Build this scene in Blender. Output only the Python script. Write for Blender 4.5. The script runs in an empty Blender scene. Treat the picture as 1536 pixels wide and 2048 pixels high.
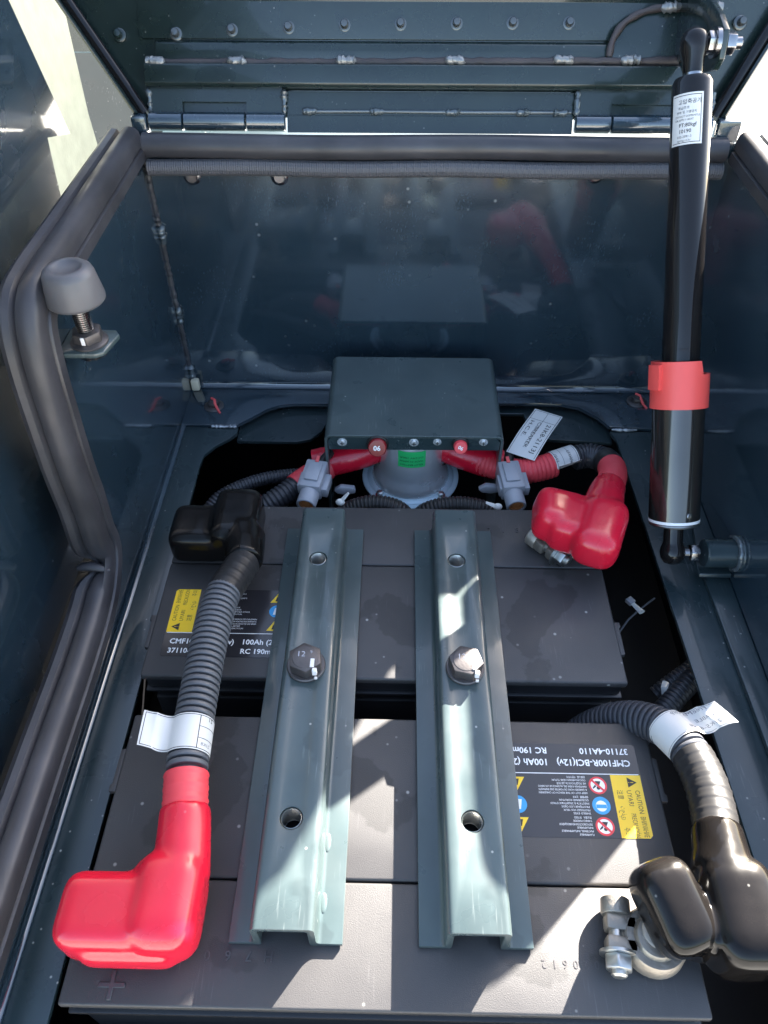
import bpy, bmesh, math, random
from mathutils import Vector, Matrix

random.seed(7)
SC = bpy.context.scene
COL = SC.collection
PI = math.pi
MM = 0.001                     # everything below is written in millimetres; z = 0 is the top of the batteries

# ------------------------------------------------------------------ camera, sky, sun, exposure
cam = bpy.data.cameras.new('camera'); cam.sensor_fit = 'VERTICAL'; cam.sensor_height = 24.0; cam.lens = 24.0 * 1537 / 2048
cam.clip_start = 0.01; cam.clip_end = 500
cam_o = bpy.data.objects.new('camera', cam); COL.objects.link(cam_o)
cam_o.location = (0, 0, 0.450); cam_o.rotation_euler = (math.radians(44.0), 0, math.radians(1.1))
SC.camera = cam_o
SUN = Vector((1.1, 1.535, 1.0)).normalized()
world = bpy.data.worlds.new('World'); SC.world = world; world.use_nodes = True
wn = world.node_tree; wn.nodes.clear()
sky = wn.nodes.new('ShaderNodeTexSky'); sky.sky_type = 'NISHITA'; sky.sun_disc = False; sky.ozone_density = 0.4; sky.dust_density = 2.0
sky.sun_elevation = math.asin(SUN.z); sky.sun_rotation = math.atan2(SUN.x, SUN.y)
bg = wn.nodes.new('ShaderNodeBackground'); bg.inputs['Strength'].default_value = 0.056
wo = wn.nodes.new('ShaderNodeOutputWorld')
wn.links.new(sky.outputs[0], bg.inputs[0]); wn.links.new(bg.outputs[0], wo.inputs[0])
sl = bpy.data.lights.new('sun', 'SUN'); sl.energy = 5.0; sl.angle = math.radians(0.5); sl.color = (1.0, 0.94, 0.85)
sun_o = bpy.data.objects.new('sun', sl); COL.objects.link(sun_o)
sun_o.rotation_euler = SUN.to_track_quat('Z', 'Y').to_euler(); sun_o.location = SUN * 3
SC.view_settings.view_transform = 'Standard'; SC.view_settings.look = 'None'
SC.view_settings.exposure = 3.7; SC.view_settings.gamma = 1.0; SC.view_settings.use_curve_mapping = False

# ------------------------------------------------------------------ materials
def material(name, base, rough=0.5, metal=0.0, coat=0.0, spec=0.5, vary=0.0, vscale=30, rvary=0.0, bump=0.0, bscale=800,
             specks=0.0, speck_col=(0.55, 0.54, 0.5), speck_scale=150, sss=0.0, dust=0.0, dust_col=(0.3, 0.29, 0.27), wave=0.0, wscale=12, coat_rough=0.05, coat_ior=1.5, wet=0.0, scuff=0.0, scuff_col=(0.2, 0.22, 0.22)):
    m = bpy.data.materials.new(name); m.use_nodes = True
    nt = m.node_tree; N = nt.nodes; L = nt.links
    p = N['Principled BSDF']
    p.inputs['Base Color'].default_value = (*base, 1); p.inputs['Roughness'].default_value = rough
    p.inputs['Metallic'].default_value = metal; p.inputs['Coat Weight'].default_value = coat
    p.inputs['Coat Roughness'].default_value = coat_rough; p.inputs['Specular IOR Level'].default_value = spec; p.inputs['Coat IOR'].default_value = coat_ior
    if sss:
        p.inputs['Subsurface Weight'].default_value = sss; p.inputs['Subsurface Radius'].default_value = (0.004, 0.001, 0.001)
    tc = N.new('ShaderNodeTexCoord')
    def noise(scale, detail=4):
        n = N.new('ShaderNodeTexNoise'); n.inputs['Scale'].default_value = scale; n.inputs['Detail'].default_value = detail
        L.new(tc.outputs['Object'], n.inputs['Vector']); return n
    def ramp(src, a, b, va=0.0, vb=1.0):
        r = N.new('ShaderNodeMapRange'); r.inputs[1].default_value = a; r.inputs[2].default_value = b
        r.inputs[3].default_value = va; r.inputs[4].default_value = vb; L.new(src, r.inputs[0]); return r.outputs[0]
    col = None
    def mix(fac, a, b):
        x = N.new('ShaderNodeMix'); x.data_type = 'RGBA'
        L.new(fac, x.inputs[0])
        if isinstance(a, tuple): x.inputs[6].default_value = (*a, 1)
        else: L.new(a, x.inputs[6])
        x.inputs[7].default_value = (*b, 1); return x.outputs[2]
    if vary:
        col = mix(ramp(noise(vscale, 6).outputs[0], 0.3, 0.7), tuple(c * (1 - vary) for c in base), tuple(min(1, c * (1 + vary)) for c in base))
    if dust:
        n = noise(vscale * 0.35, 8)
        col = mix(ramp(n.outputs[0], 0.42, 0.72, 0, dust), col or base, dust_col)
    if specks:
        v = N.new('ShaderNodeTexVoronoi'); v.inputs['Scale'].default_value = speck_scale; L.new(tc.outputs['Object'], v.inputs['Vector'])
        n2 = noise(speck_scale * 0.12, 3)
        s = ramp(v.outputs['Distance'], 0.05, 0.10, 1, 0)
        g = ramp(n2.outputs[0], 0.48, 0.6)
        mm = N.new('ShaderNodeMath'); mm.operation = 'MULTIPLY'; L.new(s, mm.inputs[0]); L.new(g, mm.inputs[1])
        m2 = N.new('ShaderNodeMath'); m2.operation = 'MULTIPLY'; L.new(mm.outputs[0], m2.inputs[0]); m2.inputs[1].default_value = specks
        col = mix(m2.outputs[0], col or base, speck_col)
    def times(x, k):
        q = N.new('ShaderNodeMath'); q.operation = 'MULTIPLY'; L.new(x, q.inputs[0])
        if isinstance(k, float): q.inputs[1].default_value = k
        else: L.new(k, q.inputs[1])
        return q.outputs[0]
    if scuff:      # fine handling scratches, in patches
        mp = N.new('ShaderNodeMapping'); mp.inputs['Scale'].default_value = (900, 45, 300); mp.inputs['Rotation'].default_value = (0, 0, 0.35)
        L.new(tc.outputs['Object'], mp.inputs['Vector'])
        n = N.new('ShaderNodeTexNoise'); n.inputs['Scale'].default_value = 1; n.inputs['Detail'].default_value = 5; L.new(mp.outputs[0], n.inputs['Vector'])
        col = mix(times(times(ramp(n.outputs[0], 0.60, 0.70), ramp(noise(22, 4).outputs[0], 0.5, 0.62)), float(scuff)), col or base, scuff_col)
    wetmask = None
    if wet:        # dried liquid stains with a hard edge
        wetmask = ramp(noise(13, 5).outputs[0], 0.585, 0.60)
        col = mix(times(wetmask, float(wet)), col or base, tuple(c * 0.45 for c in base))
    if col is not None: L.new(col, p.inputs['Base Color'])
    if rvary:
        L.new(ramp(noise(vscale * 1.3, 6).outputs[0], 0.3, 0.7, max(0.02, rough - rvary), min(1, rough + rvary)), p.inputs['Roughness'])
    hsrc = None
    if bump:
        b = N.new('ShaderNodeBump'); b.inputs['Strength'].default_value = bump; b.inputs['Distance'].default_value = 0.0006
        L.new(noise(bscale, 3).outputs[0], b.inputs['Height']); hsrc = b
    if wave:
        b2 = N.new('ShaderNodeBump'); b2.inputs['Strength'].default_value = wave; b2.inputs['Distance'].default_value = 0.002
        L.new(noise(wscale, 1).outputs[0], b2.inputs['Height'])
        if hsrc: L.new(hsrc.outputs[0], b2.inputs['Normal'])
        hsrc = b2
    if hsrc:
        L.new(hsrc.outputs[0], p.inputs['Normal'])
        if coat: L.new(hsrc.outputs[0], p.inputs['Coat Normal'])
    return m

TEAL = (0.022, 0.038, 0.043)
M = {
 'paint': material('teal_grey_paint', TEAL, 0.30, coat=0.35, scuff=0.5, vary=0.12, vscale=25, rvary=0.06, specks=0.7, speck_scale=120, wave=0.05, wscale=14, dust=0.06, coat_rough=0.06),
 'wallpaint': material('teal_grey_paint_glossy', (0.019, 0.036, 0.050), 0.24, coat=1.0, vary=0.16, vscale=12, rvary=0.06, specks=0.35, speck_scale=60, wave=0.10, wscale=9, coat_rough=0.035, coat_ior=1.85, scuff=0.25, bump=0.03, bscale=700),
 'railpaint': material('teal_grey_paint_dusty', (0.046, 0.066, 0.067), 0.36, scuff=0.5, scuff_col=(0.2, 0.225, 0.22), coat=0.5, vary=0.14, vscale=30, rvary=0.12, specks=0.7, speck_scale=110, dust=0.22, dust_col=(0.14, 0.165, 0.16), wave=0.06, wscale=35, coat_rough=0.07, wet=0.3),
 'hoodpaint': material('teal_grey_paint_hood', (0.013, 0.024, 0.022), 0.28, coat=0.5, vary=0.15, rvary=0.06, wave=0.10, wscale=16, specks=0.3),
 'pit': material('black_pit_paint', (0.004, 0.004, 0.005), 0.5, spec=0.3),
 'battery': material('battery_case_plastic', (0.047, 0.0445, 0.0445), 0.50, vary=0.20, vscale=11, rvary=0.16, bump=0.25, bscale=1900, specks=0.6, speck_scale=75, dust=0.35, dust_col=(0.075, 0.072, 0.073), wet=0.55, scuff=0.35, scuff_col=(0.12, 0.115, 0.115)),
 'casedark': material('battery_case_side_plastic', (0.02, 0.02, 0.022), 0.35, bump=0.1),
 'emboss': material('battery_case_raised_plastic', (0.06, 0.056, 0.058), 0.4),
 'seal': material('seal_rubber', (0.042, 0.040, 0.044), 0.42, vary=0.35, vscale=26, rvary=0.12, dust=0.22, dust_col=(0.15, 0.14, 0.135), bump=0.12, bscale=500, wave=0.25, wscale=30),
 'sealdark': material('seal_rubber_groove', (0.03, 0.028, 0.03), 0.5),
 'braid': material('braided_sleeve', (0.10, 0.098, 0.105), 0.5),
 'red': material('red_vinyl', (0.62, 0.010, 0.032), 0.24, coat=0.2, sss=0.08, vary=0.10, vscale=25, wave=0.14, wscale=50, rvary=0.10, specks=0.25, speck_scale=90, bump=0.05, bscale=500),
 'redtape': material('red_tape', (0.72, 0.06, 0.075), 0.45, vary=0.08, bump=0.1),
 'redclip': material('red_clip_plastic', (0.74, 0.085, 0.075), 0.42, vary=0.04),
 'darkred': material('dark_red_button', (0.22, 0.008, 0.012), 0.3),
 'conduit': material('conduit_plastic', (0.094, 0.096, 0.104), 0.45, vary=0.12, vscale=25, rvary=0.05),
 'conduitmid': material('charcoal_conduit_plastic', (0.055, 0.058, 0.068), 0.42, vary=0.15, vscale=30, spec=0.35),
 'conduitdark': material('dark_conduit_plastic', (0.035, 0.036, 0.042), 0.35, vary=0.1),
 'blacktape': material('grey_black_tape', (0.024, 0.023, 0.023), 0.36, spec=0.3, vary=0.15, vscale=45, wave=0.2, wscale=90),
 'boot': material('black_vinyl', (0.007, 0.006, 0.0055), 0.15, coat=0.0, spec=0.24, vary=0.3, vscale=40, rvary=0.08, wave=0.4, wscale=45, specks=0.3, speck_scale=120),
 'zinc': material('zinc_plate', (0.46, 0.46, 0.44), 0.36, metal=1.0, vary=0.12, vscale=90, rvary=0.1, bump=0.2, bscale=400),
 'lead': material('cast_lead', (0.34, 0.30, 0.25), 0.45, metal=0.75, vary=0.25, vscale=60, bump=0.6, bscale=350),
 'relay': material('relay_plated_steel', (0.72, 0.77, 0.80), 0.24, metal=0.65, vary=0.05, vscale=20, rvary=0.06),
 'relayflange': material('relay_flange_steel', (0.52, 0.66, 0.73), 0.4, metal=0.3, vary=0.06),
 'bolt': material('brown_black_bolt_steel', (0.11, 0.098, 0.095), 0.40, metal=0.6, vary=0.2, vscale=80, bump=0.2, bscale=600),
 'chromeblack': material('strut_black_lacquer', (0.010, 0.009, 0.009), 0.10, spec=0.38, coat=0.0, wave=0.02, wscale=20),
 'sleeve': material('strut_polished_sleeve', (0.09, 0.085, 0.08), 0.13, metal=0.85, vary=0.08, vscale=20),
 'rod': material('strut_steel', (0.35, 0.34, 0.34), 0.2, metal=1.0),
 'studs': material('painted_stud_steel', (0.10, 0.11, 0.11), 0.25, metal=0.5, coat=0.5),
 'bumper': material('grey_bumper_rubber', (0.105, 0.102, 0.108), 0.42, vary=0.12, vscale=40, sss=0.1),
 'whitepaint': material('white_marker_paint', (0.8, 0.76, 0.74), 0.6),
 'redmark': material('red_marker_paint', (0.75, 0.10, 0.10), 0.5),
 'stickerblack': material('black_gloss_sticker', (0.028, 0.027, 0.03), 0.18, wave=0.1, wscale=40),
 'yellow': material('yellow_sticker', (0.86, 0.55, 0.01), 0.35),
 'blue': material('blue_print', (0.02, 0.30, 0.62), 0.35),
 'redprint': material('red_print', (0.70, 0.03, 0.04), 0.35),
 'white': material('white_print', (0.82, 0.82, 0.82), 0.45),
 'black': material('black_print', (0.012, 0.012, 0.012), 0.5),
 'paper': material('white_paper_label', (0.62, 0.61, 0.585), 0.5, vary=0.04, vscale=30),
 'printgrey': material('grey_print', (0.16, 0.16, 0.18), 0.5),
 'green': material('green_relay_label', (0.02, 0.42, 0.12), 0.4),
 'greyplastic': material('grey_connector_plastic', (0.30, 0.31, 0.34), 0.4, vary=0.05),
 'orange': material('orange_gasket', (0.55, 0.22, 0.07), 0.5),
 'nylon': material('white_nylon', (0.62, 0.62, 0.58), 0.45),
 'weld': material('weld_bead', (0.10, 0.12, 0.13), 0.22, metal=0.3, coat=0.7, bump=0.8, bscale=300),
 'weldlit': material('bare_weld_spot', (0.26, 0.26, 0.25), 0.3, metal=0.5, bump=1.0, bscale=450),
 'sealant': material('brown_seam_sealant', (0.055, 0.043, 0.040), 0.55, vary=0.25, bump=0.3, bscale=250),
 'foam': material('cream_foam', (0.62, 0.55, 0.40), 0.8, bump=0.4, bscale=500),
 'bare': material('scuffed_bare_steel', (0.42, 0.44, 0.46), 0.35, metal=0.6, vary=0.5, vscale=150),
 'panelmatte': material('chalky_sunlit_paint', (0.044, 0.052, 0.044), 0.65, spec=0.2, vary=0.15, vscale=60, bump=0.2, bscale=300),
 'concrete': material('concrete_yard', (0.36, 0.35, 0.33), 0.85, vary=0.15, vscale=1.5),
}

# ------------------------------------------------------------------ mesh helpers (millimetres)
def V(*a): return Vector(a if len(a) == 3 else a[0])

class B:
    def __init__(s): s.bm = bmesh.new()
    def face(s, pts):
        return s.bm.faces.new([s.bm.verts.new(p) for p in pts])
    def grid(s, rows, close_u=False, cap0=False, cap1=False):
        vs = [[s.bm.verts.new(p) for p in r] for r in rows]
        n = len(vs[0])
        for i in range(len(vs) - 1):
            for j in range(n if close_u else n - 1):
                k = (j + 1) % n
                s.bm.faces.new((vs[i][j], vs[i][k], vs[i + 1][k], vs[i + 1][j]))
        if cap0: s.bm.faces.new(vs[0][::-1])
        if cap1: s.bm.faces.new(vs[-1])
        return vs
    def box(s, x0, x1, y0, y1, z0, z1, bev=0.0, seg=2, mat=None):
        t = bmesh.new(); bmesh.ops.create_cube(t, size=1)
        for v in t.verts:
            v.co = Vector(((x0 + x1) / 2 + v.co.x * (x1 - x0), (y0 + y1) / 2 + v.co.y * (y1 - y0), (z0 + z1) / 2 + v.co.z * (z1 - z0)))
        if bev: bmesh.ops.bevel(t, geom=t.edges[:], offset=bev, segments=seg, affect='EDGES', profile=0.5)
        s.absorb(t, mat); return s
    def absorb(s, t, mat=None):
        if mat is not None: bmesh.ops.transform(t, matrix=mat, verts=t.verts)
        me = bpy.data.meshes.new('tmp'); t.to_mesh(me); t.free(); s.bm.from_mesh(me); bpy.data.meshes.remove(me)
    def prism(s, poly, f, a, b, bev=0.0, seg=2):
        """closed polygon (u,v) extruded from a to b; f(u,v,w) gives the point"""
        t = bmesh.new()
        A = [t.verts.new(f(u, v, a)) for u, v in poly]; Bv = [t.verts.new(f(u, v, b)) for u, v in poly]
        n = len(poly)
        t.faces.new(A[::-1]); t.faces.new(Bv)
        for i in range(n): t.faces.new((A[i], A[(i + 1) % n], Bv[(i + 1) % n], Bv[i]))
        bmesh.ops.recalc_face_normals(t, faces=t.faces[:])
        if bev: bmesh.ops.bevel(t, geom=t.edges[:], offset=bev, segments=seg, affect='EDGES', profile=0.5)
        s.absorb(t); return s
    def tube(s, path, r, n=20, cap=True, squash=None):
        P = [Vector(p) for p in path]; R = r if isinstance(r, (list, tuple)) else [r] * len(P)
        T = [(P[min(i + 1, len(P) - 1)] - P[max(i - 1, 0)]).normalized() for i in range(len(P))]
        ref = Vector((0, 0, 1)) if abs(T[0].z) < 0.9 else Vector((0, 1, 0))
        u = T[0].cross(ref).normalized(); rows = []
        for i, p in enumerate(P):
            u = (u - T[i] * u.dot(T[i])).normalized(); w = T[i].cross(u)
            rows.append([p + (u * math.cos(a) + w * math.sin(a) * (squash or 1)) * R[i] for a in (2 * PI * k / n for k in range(n))])
        s.grid(rows, True, cap, cap); return s
    def lathe(s, p, d, prof, n=32, cap=True):
        """prof: list of (height along d, radius)"""
        p = Vector(p); d = Vector(d).normalized()
        ref = Vector((0, 0, 1)) if abs(d.z) < 0.9 else Vector((1, 0, 0))
        u = d.cross(ref).normalized(); w = d.cross(u)
        rows = [[p + d * h + (u * math.cos(a) + w * math.sin(a)) * r for a in (2 * PI * k / n for k in range(n))] for h, r in prof]
        s.grid(rows, True, cap, cap); return s
    def sphere(s, p, r, sx=1, sy=1, sz=1, n=16, m=10):
        p = Vector(p); rows = []
        for i in range(1, m):
            t = PI * i / m
            rows.append([p + Vector((sx * r * math.sin(t) * math.cos(a), sy * r * math.sin(t) * math.sin(a), sz * r * math.cos(t))) for a in (2 * PI * k / n for k in range(n))])
        s.grid(rows, True, True, True); return s
    def sweep(s, path, prof, side, cap=True):
        """planar path, profile (u along side, v along in-plane normal)"""
        P = [Vector(p) for p in path]; side = Vector(side); rows = []
        for i, p in enumerate(P):
            a = (P[i] - P[i - 1]).normalized() if i > 0 else (P[1] - P[0]).normalized()
            b = (P[i + 1] - P[i]).normalized() if i < len(P) - 1 else a
            nm = (a + b)
            if nm.length < 1e-5: nm = a
            t = nm.normalized(); nv = side.cross(t).normalized()
            rows.append([p + side * u + nv * v for u, v in prof])
        s.grid(rows, True, cap, cap); return s
    def done(s, name, mat, parent, sharp=38, world=True):
        bm = s.bm
        bmesh.ops.recalc_face_normals(bm, faces=bm.faces[:])
        sh = math.radians(sharp)
        for f in bm.faces: f.smooth = True
        for e in bm.edges:
            e.smooth = len(e.link_faces) != 2 or e.calc_face_angle(0) < sh
        me = bpy.data.meshes.new(name); bm.to_mesh(me); bm.free()
        return put(name, me, mat, parent, world)

def put(name, me, mat, parent, world=True, mm=True):
    if mm: me.transform(Matrix.Scale(MM, 4))
    o = bpy.data.objects.new(name, me); COL.objects.link(o)
    if mat is not None: me.materials.append(M[mat] if isinstance(mat, str) else mat)
    if parent is not None:
        o.parent = parent
        if world:
            mw = parent.matrix_basis.copy(); q = parent.parent
            while q: mw = q.matrix_basis @ mw; q = q.parent
            me.transform(mw.inverted())
    return o

def thing(name, label, cat, at=(0, 0, 0), rz=0.0, group=None, kind=None):
    o = bpy.data.objects.new(name, None); COL.objects.link(o)
    o.empty_display_size = 0.01; o.location = Vector(at) * MM; o.rotation_euler = (0, 0, rz)
    o['label'] = label; o['category'] = cat
    if group: o['group'] = group
    if kind: o['kind'] = kind
    return o

def tag(o, label, cat, group=None):
    o['label'] = label; o['category'] = cat
    if group: o['group'] = group
    return o

def from_modified(bm, mods):
    me = bpy.data.meshes.new('tmp'); bm.to_mesh(me); bm.free()
    o = bpy.data.objects.new('tmp', me); COL.objects.link(o)
    for t, kw in mods:
        md = o.modifiers.new('m', t)
        for k, v in kw.items(): setattr(md, k, v)
    dg = bpy.context.evaluated_depsgraph_get()
    out = bpy.data.meshes.new_from_object(o.evaluated_get(dg))
    bpy.data.objects.remove(o); bpy.data.meshes.remove(me)
    return out

def blob(b, name, mat, parent, voxel=1.4, it=8, world=True):
    """overlapping rounded solids melted into one continuous rubber skin"""
    bmesh.ops.recalc_face_normals(b.bm, faces=b.bm.faces[:])
    me = from_modified(b.bm, [('REMESH', dict(mode='VOXEL', voxel_size=voxel)), ('SMOOTH', dict(factor=0.5, iterations=it))])
    me.shade_smooth()
    return put(name, me, mat, parent, world)

def spline(pts, step=1.5):
    P = [Vector(p) for p in pts]; P = [P[0] * 2 - P[1]] + P + [P[-1] * 2 - P[-2]]
    out = []
    for i in range(1, len(P) - 2):
        a, b, c, d = P[i - 1:i + 3]; n = max(4, int((c - b).length / 0.4))
        for k in range(n):
            t = k / n
            out.append(0.5 * ((2 * b) + (c - a) * t + (2 * a - 5 * b + 4 * c - d) * t * t + (3 * b - a - 3 * c + d) * t ** 3))
    out.append(P[-2])
    L = [0.0]
    for i in range(1, len(out)): L.append(L[-1] + (out[i] - out[i - 1]).length)
    return out, L

def resample(pts, positions):
    out, L = spline(pts); res = []; j = 0
    for s in positions:
        while j < len(L) - 2 and L[j + 1] < s: j += 1
        t = (s - L[j]) / max(1e-6, L[j + 1] - L[j]); res.append(out[j].lerp(out[j + 1], min(1, max(0, t))))
    return res

def length(pts): return spline(pts)[1][-1]

def corrugated(b, pts, r, pitch=4.3, depth=1.7, slit=0.3, n=26, s0=0.0, s1=None):
    Lt = length(pts) if s1 is None else s1
    pos, R = [], []
    s = s0
    while s < Lt - pitch:
        for q, rr in ((0.03, r - 0.35), (0.14, r), (1 - slit - 0.14, r), (1 - slit - 0.03, r - 0.35), (1 - slit + 0.05, r - depth), (0.95, r - depth)):
            pos.append(s + q * pitch); R.append(rr)
        s += pitch
    b.tube(resample(pts, pos), R, n); return b

def smooth_tube(b, pts, r, s0=0.0, s1=None, step=2.0, n=24, wob=0.0):
    Lt = length(pts) if s1 is None else s1
    k = max(3, int((Lt - s0) / step)); pos = [s0 + (Lt - s0) * i / k for i in range(k + 1)]
    rr = [r + wob * math.sin(p * 1.7) + wob * 0.6 * math.sin(p * 0.83 + 1) for p in pos]
    b.tube(resample(pts, pos), rr, n); return b

def text(body, f, u, v, h, name, mat, parent, width=None, rot=0.0, align='LEFT', bold=0.0, world=True, lift=0.0):
    """flat lettering: cap height h at (u,v); f maps (u,v) to a point"""
    c = bpy.data.curves.new('t', 'FONT'); c.body = body; c.size = 1; c.align_x = align; c.offset = bold; c.resolution_u = 2
    o = bpy.data.objects.new('t', c); COL.objects.link(o)
    dg = bpy.context.evaluated_depsgraph_get()
    me = bpy.data.meshes.new_from_object(o.evaluated_get(dg))
    bpy.data.objects.remove(o); bpy.data.curves.remove(c)
    if not me.vertices: return None
    xs = [q.co.x for q in me.vertices]; w = max(xs) - min(xs)
    sy = h / 0.73; sx = sy if width is None else width / w
    ca, sa = math.cos(rot), math.sin(rot)
    for q in me.vertices:
        x, y = q.co.x * sx, q.co.y * sy
        q.co = f(u + x * ca - y * sa, v + x * sa + y * ca)
    if lift:
        bm = bmesh.new(); bm.from_mesh(me)
        bmesh.ops.remove_doubles(bm, verts=bm.verts, dist=1e-4)
        ext = bmesh.ops.extrude_face_region(bm, geom=bm.faces[:])
        for g in ext['geom']:
            if isinstance(g, bmesh.types.BMVert): g.co.z += lift
        bmesh.ops.recalc_face_normals(bm, faces=bm.faces[:]); bm.to_mesh(me); bm.free()
    return put(name, me, mat, parent, world)

def disc(b, c, r, f, n=28, r0=0.0):
    if r0:
        b.grid([[f(c[0] + q * math.cos(2 * PI * k / n), c[1] + q * math.sin(2 * PI * k / n)) for k in range(n)] for q in (r0, r)], True)
    else:
        b.face([f(c[0] + r * math.cos(2 * PI * k / n), c[1] + r * math.sin(2 * PI * k / n)) for k in range(n)])
    return b

def hexagon(r, a0=0.0): return [(r * math.cos(a0 + PI / 3 * k), r * math.sin(a0 + PI / 3 * k)) for k in range(6)]

def frame(p, d, up=(0, 0, 1)):
    p = Vector(p); d = Vector(d).normalized(); up = Vector(up)
    if abs(d.dot(up)) > 0.95: up = Vector((1, 0, 0))
    u = up.cross(d).normalized(); w = d.cross(u)
    return lambda a, b, h: p + u * a + w * b + d * h

# ================================================================== THE SETTING
# compartment shell -------------------------------------------------
XL, XR, YR, ZF = -207.0, 266.0, 635.0, -25.0
comp = thing('battery_compartment', 'open dark teal painted sheet metal battery compartment of the machine', 'compartment', (0, 335, ZF), kind='structure')
def xy(z): return lambda u, v, w: Vector((u, v, w))
rim = [(640, -40), (640, 214), (420, 214), (396, 212), (383, 203), (376, 184), (370, 150), (364, 110), (362, 50), (358, 14), (348, 3), (330, 0), (40, 0), (40, -40)]
B().prism(rim, lambda u, v, w: Vector((w, u, v)), XL - 3, XL, 0.5, 1).done('left_wall', 'wallpaint', comp)
rim_r = [(640, -40), (640, 214), (470, 213), (440, 210), (423, 199), (412, 181), (398, 151), (385, 121), (370, 92), (355, 71), (337, 55), (312, 42), (280, 31), (220, 27), (160, 25), (40, 25), (40, -40)]
B().prism(rim_r, lambda u, v, w: Vector((w, u, v)), XR, XR + 3, 0.5, 1).done('right_wall', 'wallpaint', comp)
b = B(); b.box(XL - 3, XR + 3, YR, YR + 3, -40, 216)
b.done('rear_wall', 'wallpaint', comp)
# fold between rear wall and floor
b = B(); n = 8; R = 5.0
b.grid([[Vector((x, YR - 0.3 - R + R * math.sin(a), ZF + 0.4 + R - R * math.cos(a))) for a in (PI / 2 * k / n for k in range(n + 1))] for x in (XL + 0.5, XR - 0.5)])
b.done('floor_fold', 'wallpaint', comp)
b = B(); R = 4.0
b.grid([[Vector((XL + 0.3 + R - R * math.sin(a), y, ZF - 2.6 + R - R * math.cos(a))) for a in (PI / 2 * k / n for k in range(n + 1))] for y in (40, 575)])
b.done('side_fold', 'wallpaint', comp)
# rear floor sheet with its curved lip
rear_sheet = [(XL, YR - 0.5), (XL, 573), (-153, 573), (-140, 585), (-127, 598), (-116, 604), (-100, 607), (-65, 607.5), (140, 612), (165, 611), (182, 606), (197, 592), (206, 577), (XR, 574), (XR, YR - 0.5)]
B().prism(rear_sheet, lambda u, v, w: Vector((u, v, w)), ZF - 4, ZF, 0.7, 2).done('rear_floor_sheet', 'wallpaint', comp)
left_flange = [(XL, 40), (-179, 40), (-179, 515), (-178, 532), (-170, 545), (-158, 556), (-152, 564), (-152, 572.6), (XL, 572.6)]
B().prism(left_flange, lambda u, v, w: Vector((u, v, w)), ZF - 7, ZF - 3, 0.7, 2).done('left_floor_flange', 'paint', comp)
right_flange = [(XR, 40), (222, 40), (218, 260), (213, 470), (210.5, 560), (206, 573.6), (XR, 573.6)]
B().prism(right_flange, lambda u, v, w: Vector((u, v, w)), ZF - 7, ZF - 3, 0.7, 2).done('right_floor_flange', 'paint', comp)
right_bar = [(XR - 0.3, 40), (252, 40), (248, 300), (246, 410), (256, 470), (XR - 0.3, 490)]
B().prism(right_bar, lambda u, v, w: Vector((u, v, w)), ZF - 2.8, ZF + 1.5, 1.2, 2).done('right_stiffener_bar', 'paint', comp)
low = [(-153, 640), (-153, 562), (-95, 562), (-82, 566), (-72, 578), (-66, 596), (-64, 609), (128, 609), (131, 590), (138, 577), (150, 570), (209, 566), (209, 640)]
B().prism(low, lambda u, v, w: Vector((u, v, w)), ZF - 15, ZF - 11, 0.8, 2).done('lower_lip_sheet', 'paint', comp)
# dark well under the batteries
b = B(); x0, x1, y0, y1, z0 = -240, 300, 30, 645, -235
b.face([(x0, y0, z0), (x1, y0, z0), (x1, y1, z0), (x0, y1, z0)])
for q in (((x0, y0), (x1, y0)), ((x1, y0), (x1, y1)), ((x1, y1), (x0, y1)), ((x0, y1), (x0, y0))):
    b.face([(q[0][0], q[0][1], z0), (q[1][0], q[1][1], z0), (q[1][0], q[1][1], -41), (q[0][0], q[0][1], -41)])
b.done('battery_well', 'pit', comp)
# corner weld seam, its beads, foam block, floor bolts, scuffs
def weld_bead(path, r, name, mat, parent, lump=0.35):
    pts = [Vector(p) for p in path]; P = []; Rr = []
    for i in range(len(pts) - 1):
        n = max(2, int((pts[i + 1] - pts[i]).length / 1.3))
        for k in range(n): P.append(pts[i].lerp(pts[i + 1], k / n) + Vector([random.uniform(-0.3, 0.3) * r * 0.5 for _ in range(3)])); Rr.append(r * random.uniform(1 - lump, 1 + lump))
    P.append(pts[-1]); Rr.append(r * 0.5); Rr[0] = r * 0.5
    return B().tube(P, Rr, 10).done(name, mat, parent, 60)
weld_bead([(XL + 1.0, YR - .6, 205), (XL + 0.8, YR - .6, -8)], 1.9, 'corner_seam', 'seal', comp, 0.25)
for z in (137, 58, -8):
    weld_bead([(XL + 2, YR - 2, z + 8), (XL + 2.4, YR - 2.4, z), (XL + 2, YR - 2, z - 9)], 3.2, 'weld_bead', 'weld', comp, 0.3)
B().box(XL + 0.5, XL + 8.5, YR - 10, YR - 3, ZF, ZF + 12, 1.4).done('foam_block', 'foam', comp)
def floor_bolt(x, y, z):
    p = B().lathe((x, y, z), (0, 0, 1), [(0, 9.6), (0.8, 9.8), (1.4, 9.2), (1.8, 6.6), (2.2, 6.4)]).done('washer', 'bolt', comp)
    f = frame((x, y, z), (0, 0, 1)); h = B(); h.prism(hexagon(5.6, 0.3), lambda a, c, w: f(a, c, w), 1.8, 6.0, 0.8); h.lathe((x, y, z + 5.6), (0, 0, 1), [(0, 3.2), (1.6, 3.0), (2.0, 2.2)], 16)
    h.done('flange_bolt', 'bolt', comp)
    B().tube([(x - 2, y + 3.5, z + 7.4), (x + 1.5, y + 0.5, z + 7.6), (x + 2.5, y - 3.5, z + 5.6), (x + 5, y - 7, z + 2.0), (x + 8, y - 11, z + 0.4)], [1.2, 1.5, 1.5, 1.3, 1.1], 8).done('paint_mark', 'redmark', comp)
floor_bolt(-180, 601, ZF); floor_bolt(240, 616, ZF)
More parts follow.
